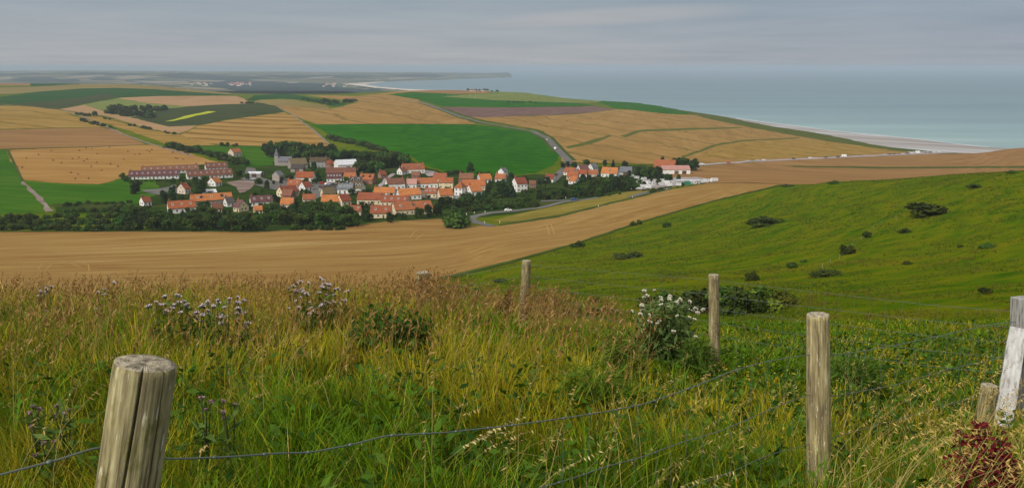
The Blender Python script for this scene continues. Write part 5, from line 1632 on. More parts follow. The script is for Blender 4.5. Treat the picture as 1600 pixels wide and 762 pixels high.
T = scatter(9800, 1.7, 26.0, 1.1)
px, right, left_far, corner = region(T)
d = fbm(T[:, 0] / 1.3, T[:, 1] / 1.3, 21, 3)
keep = RNG.random(len(T)) < np.clip((d - .33) * 5, .14, 1)
T, px, right, left_far, corner = [a[keep] for a in (T, px, right, left_far, corner)]
nT = len(T)
tone = RNG.uniform(.62, 1.30, nT)
Ht = (.23 + .20 * RNG.random(nT) ** 1.5 + .26 * left_far) * (1 - .35 * right) * (.75 + .5 * fbm(T[:, 0] / 2.1, T[:, 1] / 2.1, 33, 2))
Rt = RNG.uniform(.07, .19, nT) * (1 + .03 * T[:, 1])
dry = fbm(T[:, 0] / 2.4 + 3, T[:, 1] / 3.2, 41, 3)
fy = np.clip((dry - .45) * 3.2 + .30 * left_far + .10 - .10 * right + .16 * np.clip((T[:, 1] - 4.5) / 4, 0, 1) * (1 - right), .04, .9)
r_ = RNG.random(nT)
tk = np.where(r_ < fy, 2, np.where(RNG.random(nT) < .35 + .3 * right, 1, 0))
tk = np.where(RNG.random(nT) < .20 * left_far, 3, tk)
K = 46
rep_ = np.repeat(np.arange(nT), K)
n = len(rep_)
q = np.sqrt(RNG.random(n)); a = RNG.uniform(0, 2 * pi, n)
lean_dir = (fbm(T[:, 0] / 2.5, T[:, 1] / 2.5, 55, 2) * 7)[rep_]
X = T[rep_, 0] + q * Rt[rep_] * np.cos(a); Y = np.maximum(T[rep_, 1] + q * Rt[rep_] * np.sin(a), 1.2)
P = np.column_stack([X, Y, G.z(X, Y) - .01])
hh = Ht[rep_] * (.55 + .75 * RNG.random(n)) * (1 - .2 * q)
# arching outwards, more at the rim, partly with the wind
dx = np.cos(a) * q + .45 * np.cos(lean_dir) + .35 * RNG.normal(size=n); dy = np.sin(a) * q + .45 * np.sin(lean_dir) + .35 * RNG.normal(size=n)
th = np.arctan2(dy, dx)
bend = np.clip(.12 + .75 * q * RNG.random(n) + .35 * RNG.random(n) ** 2, 0, 1.15)
wid = (.0030 + .0036 * RNG.random(n) ** 2) * np.clip(Y / 3.6, .9, 3.4) * np.where(tk[rep_] == 1, 1.35, 1)
kk = tk[rep_].copy()
sw = RNG.random(n)
kk = np.where(sw < .08, 2, np.where(sw < .20, 0, np.where(sw < .225 + .06 * corner[rep_], 4, kk)))
v = np.clip(RNG.normal(.42, .27, n), 0, 1)
col = grass_colour(kk, v) * tone[rep_][:, None]
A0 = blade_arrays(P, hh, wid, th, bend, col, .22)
# thin short sward
P = scatter(64000, 1.4, 26.0, 1.15)
n = len(P)
v = RNG.random(n)
kk = RNG.choice([0, 0, 1, 1, 2], n)
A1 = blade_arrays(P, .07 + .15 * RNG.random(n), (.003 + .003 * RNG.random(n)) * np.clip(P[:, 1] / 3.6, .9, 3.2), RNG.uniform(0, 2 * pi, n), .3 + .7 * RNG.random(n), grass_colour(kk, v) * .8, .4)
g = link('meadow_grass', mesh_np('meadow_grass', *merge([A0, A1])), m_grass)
tag(g, kind='stuff')


# --- tall stalks with seed heads
def stalks(P, h, lean, th, col, head_col, head_len, head_w, nsp, droop, stem_w):
    """thin stem and a head of nsp spikelets along its bent top"""
    n = len(P)
    parts = [blade_arrays(P, h, stem_w, th, lean, col, .6)]
    D = np.stack([np.cos(th), np.sin(th), np.zeros(n)], 1)
    for k in range(nsp):
        t = 1 - (head_len / h) * (k / max(1, nsp - 1))
        c = P + D * (h * lean * t ** 2)[:, None]
        c[:, 2] += h * t * (1 - .35 * lean * t)
        dz = RNG.normal(0, 1, (n, 3)); dz[:, 2] = dz[:, 2] * .4 + (1.3 if not droop else -.9)
        dz += D * (.8 if droop else .3)
        dz /= np.linalg.norm(dz, axis=1)[:, None]
        s = np.cross(dz, RNG.normal(size=(n, 3))); s /= np.linalg.norm(s, axis=1)[:, None]
        L = (head_len / nsp * (1.0 if not droop else 1.2) * (.7 + .6 * RNG.random(n)))[:, None]
        parts.append(quads_arrays(c + dz * L * .7, dz * L, s * head_w[:, None] * (.6 + .4 * k / nsp), head_col * (.8 + .4 * RNG.random(n))[:, None]))
    return merge(parts)


# reddish bent along the far crest
P = scatter(11500, 5.5, 17.0, .7, -.70, .16)
px, right, left_far, corner = region(P)
k = RNG.random(len(P)) < np.clip(left_far * (.85 * fbm(P[:, 0] / 1.3, P[:, 1] / 1.3, 77, 2)) + .12, 0, 1)
P = P[k]; n = len(P); v = RNG.random(n)
h = .50 + .34 * RNG.random(n)
red = lerp_c((.16, .08, .024), (.38, .23, .075), v)
A = stalks(P, h, .12 + .25 * RNG.random(n), RNG.uniform(-.6, 1.6, n), lerp_c((.20, .14, .03), (.30, .20, .06), v), red, np.full(n, .15), np.full(n, .0085), 5, False, np.full(n, .0042))
# thicker bent round the feet of the far posts
E = []
for cx, y0, y1, m in [(661, 10.2, 11.5, 170), (823, 9.6, 10.5, 90)]:
    yy = RNG.uniform(y0, y1, m); xx = (cx + RNG.normal(0, 26, m) - 800) / FPX * yy
    E.append(np.column_stack([xx, yy, G.z(xx, yy)]))
P = np.concatenate(E); n = len(P); v = RNG.random(n)
A2 = stalks(P, .62 + .30 * RNG.random(n), .10 + .2 * RNG.random(n), RNG.uniform(-.6, 1.6, n), lerp_c((.20, .14, .03), (.30, .20, .06), v), lerp_c((.17, .085, .03), (.33, .18, .06), v), np.full(n, .15), np.full(n, .0085), 5, False, np.full(n, .0042))
# straw-coloured oat grass with drooping heads, everywhere but the lush ground
P = scatter(2500, 2.2, 12.0, .8)
px, right, left_far, corner = region(P)
k = RNG.random(len(P)) < np.clip((fbm(P[:, 0] / .9, P[:, 1] / .9, 87, 2) - .42) * 3.5 + .9 * corner, 0.05, 1) * (1 - .8 * right)
P = P[k]; n = len(P); v = RNG.random(n)
B = stalks(P, .42 + .34 * RNG.random(n), .3 + .6 * RNG.random(n), RNG.uniform(-.9, 1.9, n), lerp_c((.25, .21, .05), (.42, .32, .12), v),
           lerp_c((.30, .20, .06), (.52, .37, .14), v), .09 + .06 * RNG.random(n), np.full(n, .0032), 11, True, np.full(n, .0026))
# a stand of golden grass in the right-hand corner
Pc = []
while len(Pc) < 120:
    q = (random.uniform(.36, .62), random.uniform(2.3, 4.6))
    Pc.append((q[0] * q[1], q[1]))
Pc = np.array(Pc); P = np.column_stack([Pc, G.z(Pc[:, 0], Pc[:, 1])]); n = len(P); v = RNG.random(n)
Cc = stalks(P, .60 + .35 * RNG.random(n), .45 + .5 * RNG.random(n), RNG.uniform(-.5, .9, n), lerp_c((.33, .26, .07), (.46, .35, .12), v),
            lerp_c((.40, .28, .07), (.58, .42, .13), v), .15 + .07 * RNG.random(n), np.full(n, .0036), 18, True, np.full(n, .0028))
# a few big arching dried heads
Pd = np.array([foot_xy for foot_xy in [(-.36, 3.9), (-.40, 3.95), (-.33, 4.0), (-.30, 3.85), (-.02, 3.4), (.55, 3.6)]])
P = np.column_stack([Pd, G.z(Pd[:, 0], Pd[:, 1])]); n = len(P); v = RNG.random(n)
Dd = stalks(P, np.full(n, .52), np.full(n, .75), RNG.uniform(-.3, .5, n), lerp_c((.40, .33, .12), (.50, .40, .16), v), lerp_c((.46, .36, .14), (.60, .48, .22), v), np.full(n, .17), np.full(n, .0055), 16, True, np.full(n, .004))
g = link('seed_grass', mesh_np('seed_grass', *merge([A, A2, B, Cc, Dd])), m_grass)
tag(g, kind='stuff')

# --- broad-leaved weeds scattered through the grass
W0 = scatter(900, 2.4, 14, .9)
nW = len(W0); KW = 16
ri = np.repeat(np.arange(nW), KW); n = len(ri)
a = RNG.uniform(0, 2 * pi, n); q = .02 + .10 * np.sqrt(RNG.random(n))
C = W0[ri] + np.column_stack([q * np.cos(a), q * np.sin(a), .05 + .24 * RNG.random(n)])
U = np.column_stack([np.cos(a), np.sin(a), .1 + .5 * RNG.normal(size=n)]); U /= np.linalg.norm(U, axis=1)[:, None]
Vv = np.cross(U, RNG.normal(size=(n, 3)) + np.array([0, 0, 1.5])); Vv /= np.linalg.norm(Vv, axis=1)[:, None]
s = (.022 + .030 * RNG.random(n))[:, None]
wl = quads_arrays(C, U * s, Vv * s * .42, lerp_c((.025, .07, .004), (.10, .19, .012), np.clip(.3 + .3 * RNG.normal(size=n), 0, 1)) * RNG.uniform(.7, 1.1, nW)[ri][:, None])
g = link('leafy_weeds', mesh_np('leafy_weeds', *wl), m_grass)
tag(g, kind='stuff')

# --- low leafy ground cover and yellow flowers on the lush ground
P = scatter(30000, 5.5, 24, .9, -.05, .70)
px, right, left_far, corner = region(P)
k = RNG.random(len(P)) < .6 * right * np.clip((fbm(P[:, 0] / 1.2, P[:, 1] / 1.2, 97, 2) - .38) * 4, .05, 1)
P = P[k]; n = len(P)
U = RNG.normal(size=(n, 3)); U[:, 2] = np.abs(U[:, 2]) * .6 + .2; U /= np.linalg.norm(U, axis=1)[:, None]
Vv = np.cross(U, RNG.normal(size=(n, 3))); Vv /= np.linalg.norm(Vv, axis=1)[:, None]
s = (.028 + .035 * RNG.random(n))[:, None]
C = P + np.column_stack([np.zeros(n), np.zeros(n), .05 + .14 * RNG.random(n)])
leafs = quads_arrays(C, U * s, Vv * s * .5, lerp_c((.022, .062, .003), (.085, .15, .009), RNG.random(n)))
g = link('ground_cover', mesh_np('ground_cover', *leafs), m_grass)
tag(g, kind='stuff')
P = scatter(4200, 5.0, 20, .9, .24, .62)
k = RNG.random(len(P)) < np.clip((fbm(P[:, 0] / 1.1, P[:, 1] / 1.6, 107, 2) - .53) * 5.0, .015, 1)
P = P[k]; n = len(P)
C = P + np.column_stack([np.zeros(n), np.zeros(n), .14 + .12 * RNG.random(n)])
fl = []
for a in (0, pi / 3, 2 * pi / 3):
    U = np.column_stack([np.full(n, cos(a)), np.full(n, sin(a)), .25 * RNG.normal(size=n)]); Vv = np.column_stack([np.full(n, -sin(a)), np.full(n, cos(a)), .25 * RNG.normal(size=n)])
    s = (.007 + .008 * RNG.random(n))[:, None]
    fl.append(quads_arrays(C, U * s, Vv * s * .5, lerp_c((.45, .32, .01), (.62, .48, .03), RNG.random(n))))
g = link('yellow_flowers', mesh_np('yellow_flowers', *merge(fl)), m_grass)
tag(g, kind='stuff')

# --- tufts on the far pasture slope
n = 90000
yy = (28 ** .9 + RNG.random(n) * (420 ** .9 - 28 ** .9)) ** (1 / .9)
xx = RNG.uniform(-.20, .72, n) * yy
z = G.z(xx, yy)
qx, qy = proj(xx, yy, z)
edge = np.interp(qx, [600, 690, 800, 900, 1000, 1110, 1222, 1300, 1700], [466, 440, 412, 384, 351, 318, 292, 280, 240])
dens = fbm(xx / 5.0, yy / 5.0, 117, 3)
k = (qy > edge) & (RNG.random(n) < np.clip((dens - .40) * 5, .08, 1))
P = np.column_stack([xx, yy, z])[k]; n = len(P); dens = dens[k]
v = np.clip(fbm(P[:, 0] / 14, P[:, 1] / 14, 127, 3) * 1.5 - .25 + .25 * RNG.normal(size=n), 0, 1)
col = lerp_c((.040, .090, .002), (.135, .132, .004), v)
brn = np.clip((fbm(P[:, 0] / 30 + 4, P[:, 1] / 9, 137, 3) - .56) * 6, 0, 1) * RNG.random(n)
col = col * (1 - brn[:, None]) + np.array([(.15, .085, .014)]) * brn[:, None]
col = np.where((RNG.random(n) < .05)[:, None], col * np.array([.6, .7, .8]), col)
parts = []
for q in range(4):
    m = len(P)
    o = RNG.normal(0, .14, (m, 3)); o[:, 2] = -.05
    parts.append(blade_arrays(P + o, (.16 + .26 * RNG.random(m)) * (.5 + dens), (.05 + .06 * RNG.random(m)) * np.clip(P[:, 1] / 120, .6, 2.5), RNG.uniform(0, 2 * pi, m), .3 + .7 * RNG.random(m), col * (.8 + .4 * RNG.random(m))[:, None], .75))
g = link('rough_grass', mesh_np('rough_grass', *merge(parts)), m_grass)
tag(g, kind='stuff')

# ------------------------------------------------------------------ thistles, docks, nettles
m_petal, nt, b = new_mat('thistle_down', 0.9, 0.05)
b.inputs['Base Color'].default_value = (.66, .56, .60, 1)
m_down, nt, b = new_mat('thistle_white', 0.9, 0.05)
b.inputs['Base Color'].default_value = (.66, .62, .50, 1)
m_mauve, nt, b = new_mat('thistle_mauve', 0.9, 0.05)
b.inputs['Base Color'].default_value = (.34, .20, .25, 1)
m_bract = plain('thistle_bract', (.10, .10, .05), .9, .1)


def head_mesh(name, m_top, seed):
    """a thistle head: spiny bract cup and a brush of florets"""
    r = random.Random(seed)
    mb = MB().tube([(0, 0, -.010), (0, 0, 0), (0, 0, .009), (0, 0, .017)], [.003, .009, .011, .008], 8, 1)
    for k in range(34):
        t, q = r.uniform(0, 2 * pi), r.uniform(0, 1) ** .5
        d = Vector((cos(t) * q * 1.3, sin(t) * q * 1.3, 1.0 - .5 * q)).normalized()
        s = d.cross(Vector((r.uniform(-1, 1), r.uniform(-1, 1), .3))).normalized() * .0026
        p0 = Vector((cos(t) * q * .006, sin(t) * q * .006, .012)); p1 = p0 + d * r.uniform(.012, .017)
        mb.poly([p0 - s, p0 + s, p1 + s * .8, p1 - s * .8], [(0, 1, 2, 3)], 0)
    me = mesh_py(name, mb.v, mb.f); me.polygons.foreach_set('material_index', mb.m)
    me.materials.append(m_top); me.materials.append(m_bract)
    return me


HEAD_P = [head_mesh('flower_head', m_petal, k) for k in range(3)]
HEAD_M = [head_mesh('flower_head', m_mauve, k + 5) for k in range(3)]
HEAD_W = [head_mesh('flower_head', m_down, k + 9) for k in range(3)]


def leafy(name, P0, n, rad, h, c0, c1, ll, lw, parent, bottom=.1, spread=1.0):
    """a mass of pointed leaves on branching stems"""
    zz = bottom + (1 - bottom) * RNG.random(n)
    q = rad * np.sqrt(RNG.random(n)) * (1.05 - .45 * zz) * spread
    t = RNG.uniform(0, 2 * pi, n)
    C = np.column_stack([q * np.cos(t), q * np.sin(t), zz * h])
    U = np.column_stack([np.cos(t), np.sin(t), .2 + .6 * RNG.normal(size=n)]) + .5 * RNG.normal(size=(n, 3))
    U /= np.linalg.norm(U, axis=1)[:, None]
    Vv = np.cross(U, RNG.normal(size=(n, 3)) + np.array([0, 0, 1.2])); Vv /= np.linalg.norm(Vv, axis=1)[:, None]
    L = (ll * (.6 + .8 * RNG.random(n)) * (1.2 - .6 * zz))[:, None]
    col = lerp_c(c0, c1, np.clip(.2 + .5 * zz + .25 * RNG.normal(size=n), 0, 1))
    return link(name, mesh_np(name, *quads_arrays(C, U * L, Vv * L * lw, col)), m_grass, parent)


def foot(px, row, h, ymin, ymax):
    """foot of a plant of height h whose top shows at the pixel"""
    kx, kz = ray(px, row)
    Ys = np.linspace(ymin, ymax, 600)
    d = G.z(kx * Ys, Ys) + h - (ZC + kz * Ys)
    k = int(np.argmin(np.abs(d)))
    return Vector((kx * Ys[k], Ys[k], float(G.z(kx * Ys[k], Ys[k]))))


def stem_me(tips, rad=.004):
    mb = MB()
    for tp in tips:
        mb.tube([(tp[0] * .15, tp[1] * .15, -.03), (tp[0] * .35, tp[1] * .35, tp[2] * .5), tp], [rad * 1.3, rad, rad * .6], 5)
    return mb


m_stem = plain('green_stem', (.07, .09, .025), .8, .1)


def thistle(px, row, h, nheads, rad, heads, label, ymin, ymax, group=None, hs=1.0, leaves=24, c0=(.04, .085, .012), c1=(.11, .17, .03), name='thistle', ll=.07):
    p = foot(px, row, h, ymin, ymax)
    root = empty(name, p, random.uniform(0, 6))
    tag(root, label, 'thistle', group)
    tips = []
    for k in range(nheads):
        t, q = random.uniform(0, 2 * pi), rad * math.sqrt(random.random())
        tips.append((q * cos(t), q * sin(t), h * (random.uniform(.86, 1.0) - .35 * (q / max(rad, .01)) ** 2 * random.random())))
    stem_me(tips).build('stem', m_stem, root)
    leafy('foliage', p, leaves, rad * .9, h * .92, c0, c1, ll, .24, root)
    for tp in tips:
        q = bpy.data.objects.new('flower_head', random.choice(heads)); COL.objects.link(q)
        q.parent = root; q.location = tp; s = hs * random.uniform(.8, 1.2); q.scale = (s, s, s)
        q.rotation_euler = (random.uniform(-.5, .5), random.uniform(-.5, .5), 0)
    return root


thistle(1040, 464, .82, 40, .44, HEAD_W, 'big bushy thistle with creamy white heads left of the slim post', 8.3, 10.5, hs=1.3, leaves=1000, ll=.08, c0=(.045, .09, .018), c1=(.15, .21, .06))
for px, row, h, nh in [(245, 468, .66, 5), (262, 470, .66, 6), (282, 464, .68, 5), (297, 474, .64, 6), (312, 468, .66, 6), (330, 472, .64, 5), (350, 463, .68, 6), (368, 466, .66, 6), (385, 470, .64, 5), (300, 490, .55, 4), (340, 488, .56, 3), (397, 488, .55, 3)]:
    thistle(px, row, h, nh, .085, HEAD_P, 'pale pink thistle in the loose drift along the meadow crest', 8, 12.5, 'pink thistles of the loose drift', 1.15)
for px, row, h, nh in [(458, 438, .80, 6), (472, 436, .82, 7), (488, 441, .8, 6), (503, 437, .8, 7), (515, 439, .78, 7), (533, 443, .76, 6), (478, 452, .72, 5), (505, 455, .7, 5), (490, 466, .62, 4), (522, 462, .64, 4)]:
    thistle(px, row, h, nh, .09, HEAD_P, 'taller pale pink thistle in the dense dark-leaved patch on the crest', 8, 12.5, 'pink thistles of the dense patch', 1.15, 46, (.03, .065, .008), (.09, .14, .02))
thistle(68, 440, .74, 6, .12, HEAD_P, 'pink thistle on the crest farthest to the left', 9, 13, None, 1.3)
thistle(60, 455, .62, 3, .08, HEAD_P, 'small pink thistle just below the leftmost crest thistle', 8, 12.5, None, 1.25)
thistle(160, 441, .74, 5, .12, HEAD_P, 'lone pink thistle on the crest between the left one and the drift', 9, 13, None, 1.3)
for px, row, h, nh, l in [(50, 632, .46, 5, 'mauve thistle low in the grass left of the big front post'), (72, 660, .40, 3, 'smallest mauve thistle low in the grass near the wire'), (98, 620, .48, 4, 'mauve thistle close to the big front post on its left'),
                          (357, 617, .50, 4, 'mauve thistle right of the big front post'), (315, 612, .5, 3, 'thin mauve thistle just right of the big front post')]:
    thistle(px, row, h, nh, .06, HEAD_M, l, 2.8, 5.5, None, .75, 30)
thistle(690, 452, .6, 3, .06, HEAD_P, 'thin dark thistle beside the short square post', 8, 12.5, None, 1.0)

DOCK = {'red': ((.07, .006, .010), (.20, .016, .020)), 'brown': ((.07, .035, .02), (.15, .07, .03))}
def dock(px, row, h, kind, label, ymin, ymax, nst=3, rad=.10, n=520, group=None):
    p = foot(px, row, h, ymin, ymax)
    root = empty('dock_plant', p, random.uniform(0, 6)); tag(root, label, 'dock plant', group)
    tips = [(random.uniform(-rad, rad), random.uniform(-rad, rad), h * random.uniform(.8, 1.0)) for _ in range(nst)]
    stem_me(tips, .005).build('stem', m_stem, root)
    c0, c1 = DOCK[kind]
    for tp in tips:
        Cn = []
        for _ in range(n // nst):
            t = random.uniform(.45, 1.0)
            w = .024 * (1.15 - t) * 2 + .007
            Cn.append((tp[0] * (t * .85 + .1) + random.gauss(0, w), tp[1] * (t * .85 + .1) + random.gauss(0, w), tp[2] * t))
        C = np.array(Cn); m = len(C)
        U = RNG.normal(size=(m, 3)); U /= np.linalg.norm(U, axis=1)[:, None]
        Vv = np.cross(U, RNG.normal(size=(m, 3))); Vv /= np.linalg.norm(Vv, axis=1)[:, None]
        L = (.009 + .009 * RNG.random(m))[:, None]
        link('seed_head', mesh_np('seed_head', *quads_arrays(C, U * L, Vv * L * .7, lerp_c(c0, c1, RNG.random(m)))), m_grass, root)  # seed head of the dock, loose quads scattered round each stem
    leafy('foliage', p, 14, rad, h * .4, (.04, .06, .012), (.10, .06, .02), .10, .28, root, .05)
    return root


dock(1512, 655, .56, 'red', 'left one of the dark red seeding docks beneath the white brace', 3.0, 4.6, 3, .045, 260)
dock(1553, 660, .56, 'red', 'middle dark red seeding dock beneath the white brace', 3.0, 4.6, 4, .05, 360)
dock(1582, 685, .48, 'red', 'right one of the dark red seeding docks, lowest of them', 3.0, 4.4, 3, .04, 240)
dock(797, 447, .75, 'brown', 'brown seeding dock just left of the tall slim post', 9, 11.8, 3, .08)
dock(776, 462, .6, 'brown', 'second shorter brown dock left of the tall slim post', 8, 11.5, 2, .05, 300)


def clump(px, row, h, rad, n, label, name, cat, ymin, ymax, c0, c1, ll, lw):
    p = foot(px, row, h, ymin, ymax)
    root = empty(name, p); tag(root, label, cat)
    leafy('foliage', p, n, rad, h, c0, c1, ll, lw, root, .05)
    tips = [(random.uniform(-rad, rad) * .8, random.uniform(-rad, rad) * .8, h * random.uniform(.7, .95)) for _ in range(9)]
    stem_me(tips, .004).build('stem', m_stem, root)


NT = ((.014, .042, .005), (.065, .14, .015))
clump(604, 480, .58, .46, 620, 'dark leafy nettle clump on the meadow between crest and middle', 'nettle_clump', 'nettles', 6.5, 10, *NT, .055, .42)
clump(640, 498, .46, .36, 380, 'smaller dark nettle clump right of the larger one', 'nettle_clump', 'nettles', 6.5, 10, *NT, .055, .42)
clump(1335, 560, .42, .32, 500, 'dark rushy tussock right of the pale round front post', 'rush_tussock', 'tussock', 5.5, 8.5, (.025, .07, .005), (.09, .16, .015), .12, .08)
clump(930, 572, .40, .36, 600, 'dark grassy tussock in the middle of the meadow', 'rush_tussock', 'tussock', 4.5, 8, (.035, .085, .004), (.13, .20, .012), .12, .06)
clump(970, 515, .55, .22, 380, 'tall rushy tussock left of the bushy white thistle', 'rush_tussock', 'tussock', 7.5, 10.5, (.05, .10, .006), (.15, .20, .02), .14, .06)
clump(1090, 530, .45, .25, 380, 'dark leafy tussock at the foot of the upright post', 'rush_tussock', 'tussock', 8.0, 9.6, (.035, .08, .006), (.11, .17, .02), .12, .08)

# ------------------------------------------------------------------ fences
def wood(name, mul, lich):
    m, nt, b = new_mat(name, 0.9, 0.1)
    oi = nd(nt, 'ShaderNodeObjectInfo')
    tc = nd(nt, 'ShaderNodeTexCoord').outputs['Object']
    off = nd(nt, 'ShaderNodeVectorMath', operation='ADD', i_0=tc, i_1=nd(nt, 'ShaderNodeCombineXYZ', i_2=math_n(nt, 'MULTIPLY', oi.outputs['Random'], 30.0)).outputs[0]).outputs[0]
    gr = noise(nt, nd(nt, 'ShaderNodeMapping', i_Vector=off, i_Scale=(110, 110, 5)).outputs[0], 1.0, 5.0, .65, .3)
    bl = noise(nt, nd(nt, 'ShaderNodeMapping', i_Vector=off, i_Scale=(38, 38, 5)).outputs[0], 1.0, 4.0, .6, .4)
    li = noise(nt, nd(nt, 'ShaderNodeMapping', i_Vector=off, i_Scale=(26, 26, 8)).outputs[0], 1.0, 5.0, .7)
    fl = noise(nt, nd(nt, 'ShaderNodeMapping', i_Vector=off, i_Scale=(70, 70, 14)).outputs[0], 1.0, 3.0, .6)
    k = lambda c: tuple(x * mul for x in c)
    cw = ramp(nt, math_n(nt, 'MULTIPLY_ADD', gr, .5, math_n(nt, 'MULTIPLY', bl, .5)), [(.34, k((.045, .034, .018))), (.44, k((.12, .095, .052))), (.54, k((.21, .175, .085))), (.66, k((.35, .30, .17)))])
    cw = mixc(nt, ramp(nt, li, [(.52, (0, 0, 0)), (.64, (lich, lich, lich))]), cw, (.085, .08, .016))
    cw = mixc(nt, ramp(nt, fl, [(.62, (0, 0, 0)), (.70, (.75, .75, .75))]), cw, k((.46, .42, .31)))
    nt.links.new(cw, b.inputs['Base Color'])
    bp = nd(nt, 'ShaderNodeBump', i_Height=gr, i_Strength=.8, i_Distance=.005)
    nt.links.new(bp.outputs[0], b.inputs['Normal'])
    return m


m_wood = wood('weathered_wood', 1.15, .75)
m_wood_pale = wood('pale_weathered_wood', 1.6, .3)
m_wood_mid = wood('slim_post_wood', 1.25, .4)
m_wood_grey, nt, b = new_mat('grey_sawn_wood', .9, .1)
tc = nd(nt, 'ShaderNodeTexCoord').outputs['Object']
nt.links.new(ramp(nt, noise(nt, nd(nt, 'ShaderNodeMapping', i_Vector=tc, i_Scale=(60, 60, 6)).outputs[0], 1.0, 5.0, .6), [(.35, (.13, .125, .11)), (.5, (.30, .29, .265)), (.66, (.42, .41, .385))]), b.inputs['Base Color'])
m_end, nt, b = new_mat('cut_end_grain', 0.9, 0.1)
tc = nd(nt, 'ShaderNodeTexCoord').outputs['Object']
rad_ = nd(nt, 'ShaderNodeVectorMath', operation='LENGTH', i_0=nd(nt, 'ShaderNodeMapping', i_Vector=tc, i_Scale=(1, 1, 0)).outputs[0]).outputs['Value']
rg = math_n(nt, 'SINE', math_n(nt, 'MULTIPLY_ADD', rad_, 900.0, math_n(nt, 'MULTIPLY', noise(nt, tc, 30.0, 3.0), 8.0)))
en = noise(nt, tc, 45.0, 5.0, .65)
ce = ramp(nt, math_n(nt, 'MULTIPLY_ADD', rg, .022, en), [(.34, (.12, .10, .065)), (.5, (.29, .25, .18)), (.66, (.45, .40, .30))])
nt.links.new(ce, b.inputs['Base Color'])
bp = nd(nt, 'ShaderNodeBump', i_Height=math_n(nt, 'MULTIPLY_ADD', rg, .06, en), i_Strength=.5, i_Distance=.004)
nt.links.new(bp.outputs[0], b.inputs['Normal'])
m_whitewood, nt, b = new_mat('peeling_white_paint', 0.8, 0.2)
tc = nd(nt, 'ShaderNodeTexCoord').outputs['Object']
pn = noise(nt, nd(nt, 'ShaderNodeMapping', i_Vector=tc, i_Scale=(35, 35, 8)).outputs[0], 1.0, 5.0, .65)
nt.links.new(ramp(nt, pn, [(.36, (.20, .185, .16)), (.47, (.36, .35, .33)), (.62, (.47, .465, .45))]), b.inputs['Base Color'])
m_wire, nt, b = new_mat('galvanised_wire', 0.45, 0.4)
b.inputs['Base Color'].default_value = (.105, .125, .10, 1)
b.inputs['Metallic'].default_value = .15


def round_post(name, parent, foot_p, top_p, r_top, r_bot, seed, crack=None, nseg=72, nring=46, mat=None):
    """a sawn round post with splits and grain, local z along its axis; crack = (angle, width, depth, from, to)"""
    ax = top_p - foot_p
    Lg = ax.length
    rng = np.random.default_rng(seed)
    th = np.linspace(0, 2 * pi, nseg, endpoint=False)
    zs = np.linspace(0, Lg, nring)
    T, Zg = np.meshgrid(th, zs)
    rad = r_bot + (r_top - r_bot) * (Zg / Lg)
    lump = fbm(np.cos(T) * 1.3 + 7 + seed, np.sin(T) * 1.3 + Zg * .9, seed, 3) - .5
    grain = fbm(T * 7.0 + seed, Zg * 1.4 + .05 * seed, seed + 5, 3) - .5
    rad = rad * (1 + .07 * lump + .03 * grain)
    q = ax.to_track_quat('Z', 'Y')
    fwd = q.inverted() @ Vector((-top_p.x, -top_p.y, 0)).normalized()      # side turned to the path the camera stands on
    face = math.atan2(fwd.y, fwd.x)
    cracks = [(face + a, w, d, z0, z1) for a, w, d, z0, z1 in (crack or [])]
    for k in range(6):
        cracks.append((rng.uniform(0, 2 * pi), rng.uniform(.03, .05), rng.uniform(.05, .10), rng.uniform(0, .5) * Lg, rng.uniform(.6, 1.0) * Lg))
    for a, w, d, z0, z1 in cracks:
        aa = a + .05 * np.sin(Zg * 9.1 + a) - .10 * (Lg - Zg)
        dt = np.angle(np.exp(1j * (T - aa)))
        env = np.clip((Zg - z0) / .15, 0, 1) * np.clip((z1 + .001 - Zg) / .05 + (z1 >= Lg * .99), 0, 1)
        rad = rad - d * rad * np.exp(-(dt / w) ** 2) * env
    # rounded worn rim
    rad = rad * np.where(Zg > Lg - .006, .965, 1.0)
    vs = np.stack([rad * np.cos(T), rad * np.sin(T), Zg], -1).reshape(-1, 3)
    fs, mi = [], []
    for i in range(nring - 1):
        for j in range(nseg):
            fs.append((i * nseg + j, i * nseg + (j + 1) % nseg, (i + 1) * nseg + (j + 1) % nseg, (i + 1) * nseg + j)); mi.append(0)
    # top: inner rings
    vs = list(map(tuple, vs))
    last = (nring - 1) * nseg
    for f, dz in ((.8, .002), (.5, .003), (.2, .001)):
        st = len(vs)
        for j in range(nseg):
            x, y, z = vs[(nring - 1) * nseg + j]
            vs.append((x * f, y * f, Lg + dz + .0025 * (rng.random() - .5)))
        for j in range(nseg):
            fs.append((last + j, last + (j + 1) % nseg, st + (j + 1) % nseg, st + j)); mi.append(1)
        last = st
    vs.append((0, 0, Lg + .001))
    for j in range(nseg):
        fs.append((last + j, last + (j + 1) % nseg, len(vs) - 1)); mi.append(1)
    me = mesh_py(name, vs, fs, True)
    me.polygons.foreach_set('material_index', mi)
    o = link(name, me, [mat or m_wood, m_end], parent)
    o.location = foot_p - parent.location
    o.rotation_mode = 'QUATERNION'
    o.rotation_quaternion = q
    return o


def on_ray(px, row, Y):
    kx, kz = ray(px, row)
    return Vector((kx * Y, Y, ZC + kz * Y))


def near_ground(p): return float(G.z(p.x, p.y))


def post_by_pixels(name, parent, top_px, bot_px, Y, r_top, r_bot, seed, crack=None, dY=0.0, **k):
    """post whose axis shows through the two pixels, carried on down into the ground"""
    t, q = on_ray(*top_px, Y), on_ray(*bot_px, Y + dY)
    d = (q - t).normalized()
    p = Vector(t)
    while p.z > near_ground(p) - .15: p = p + d * .02
    return round_post(name, parent, p, t, r_top, r_bot, seed, crack, **k)


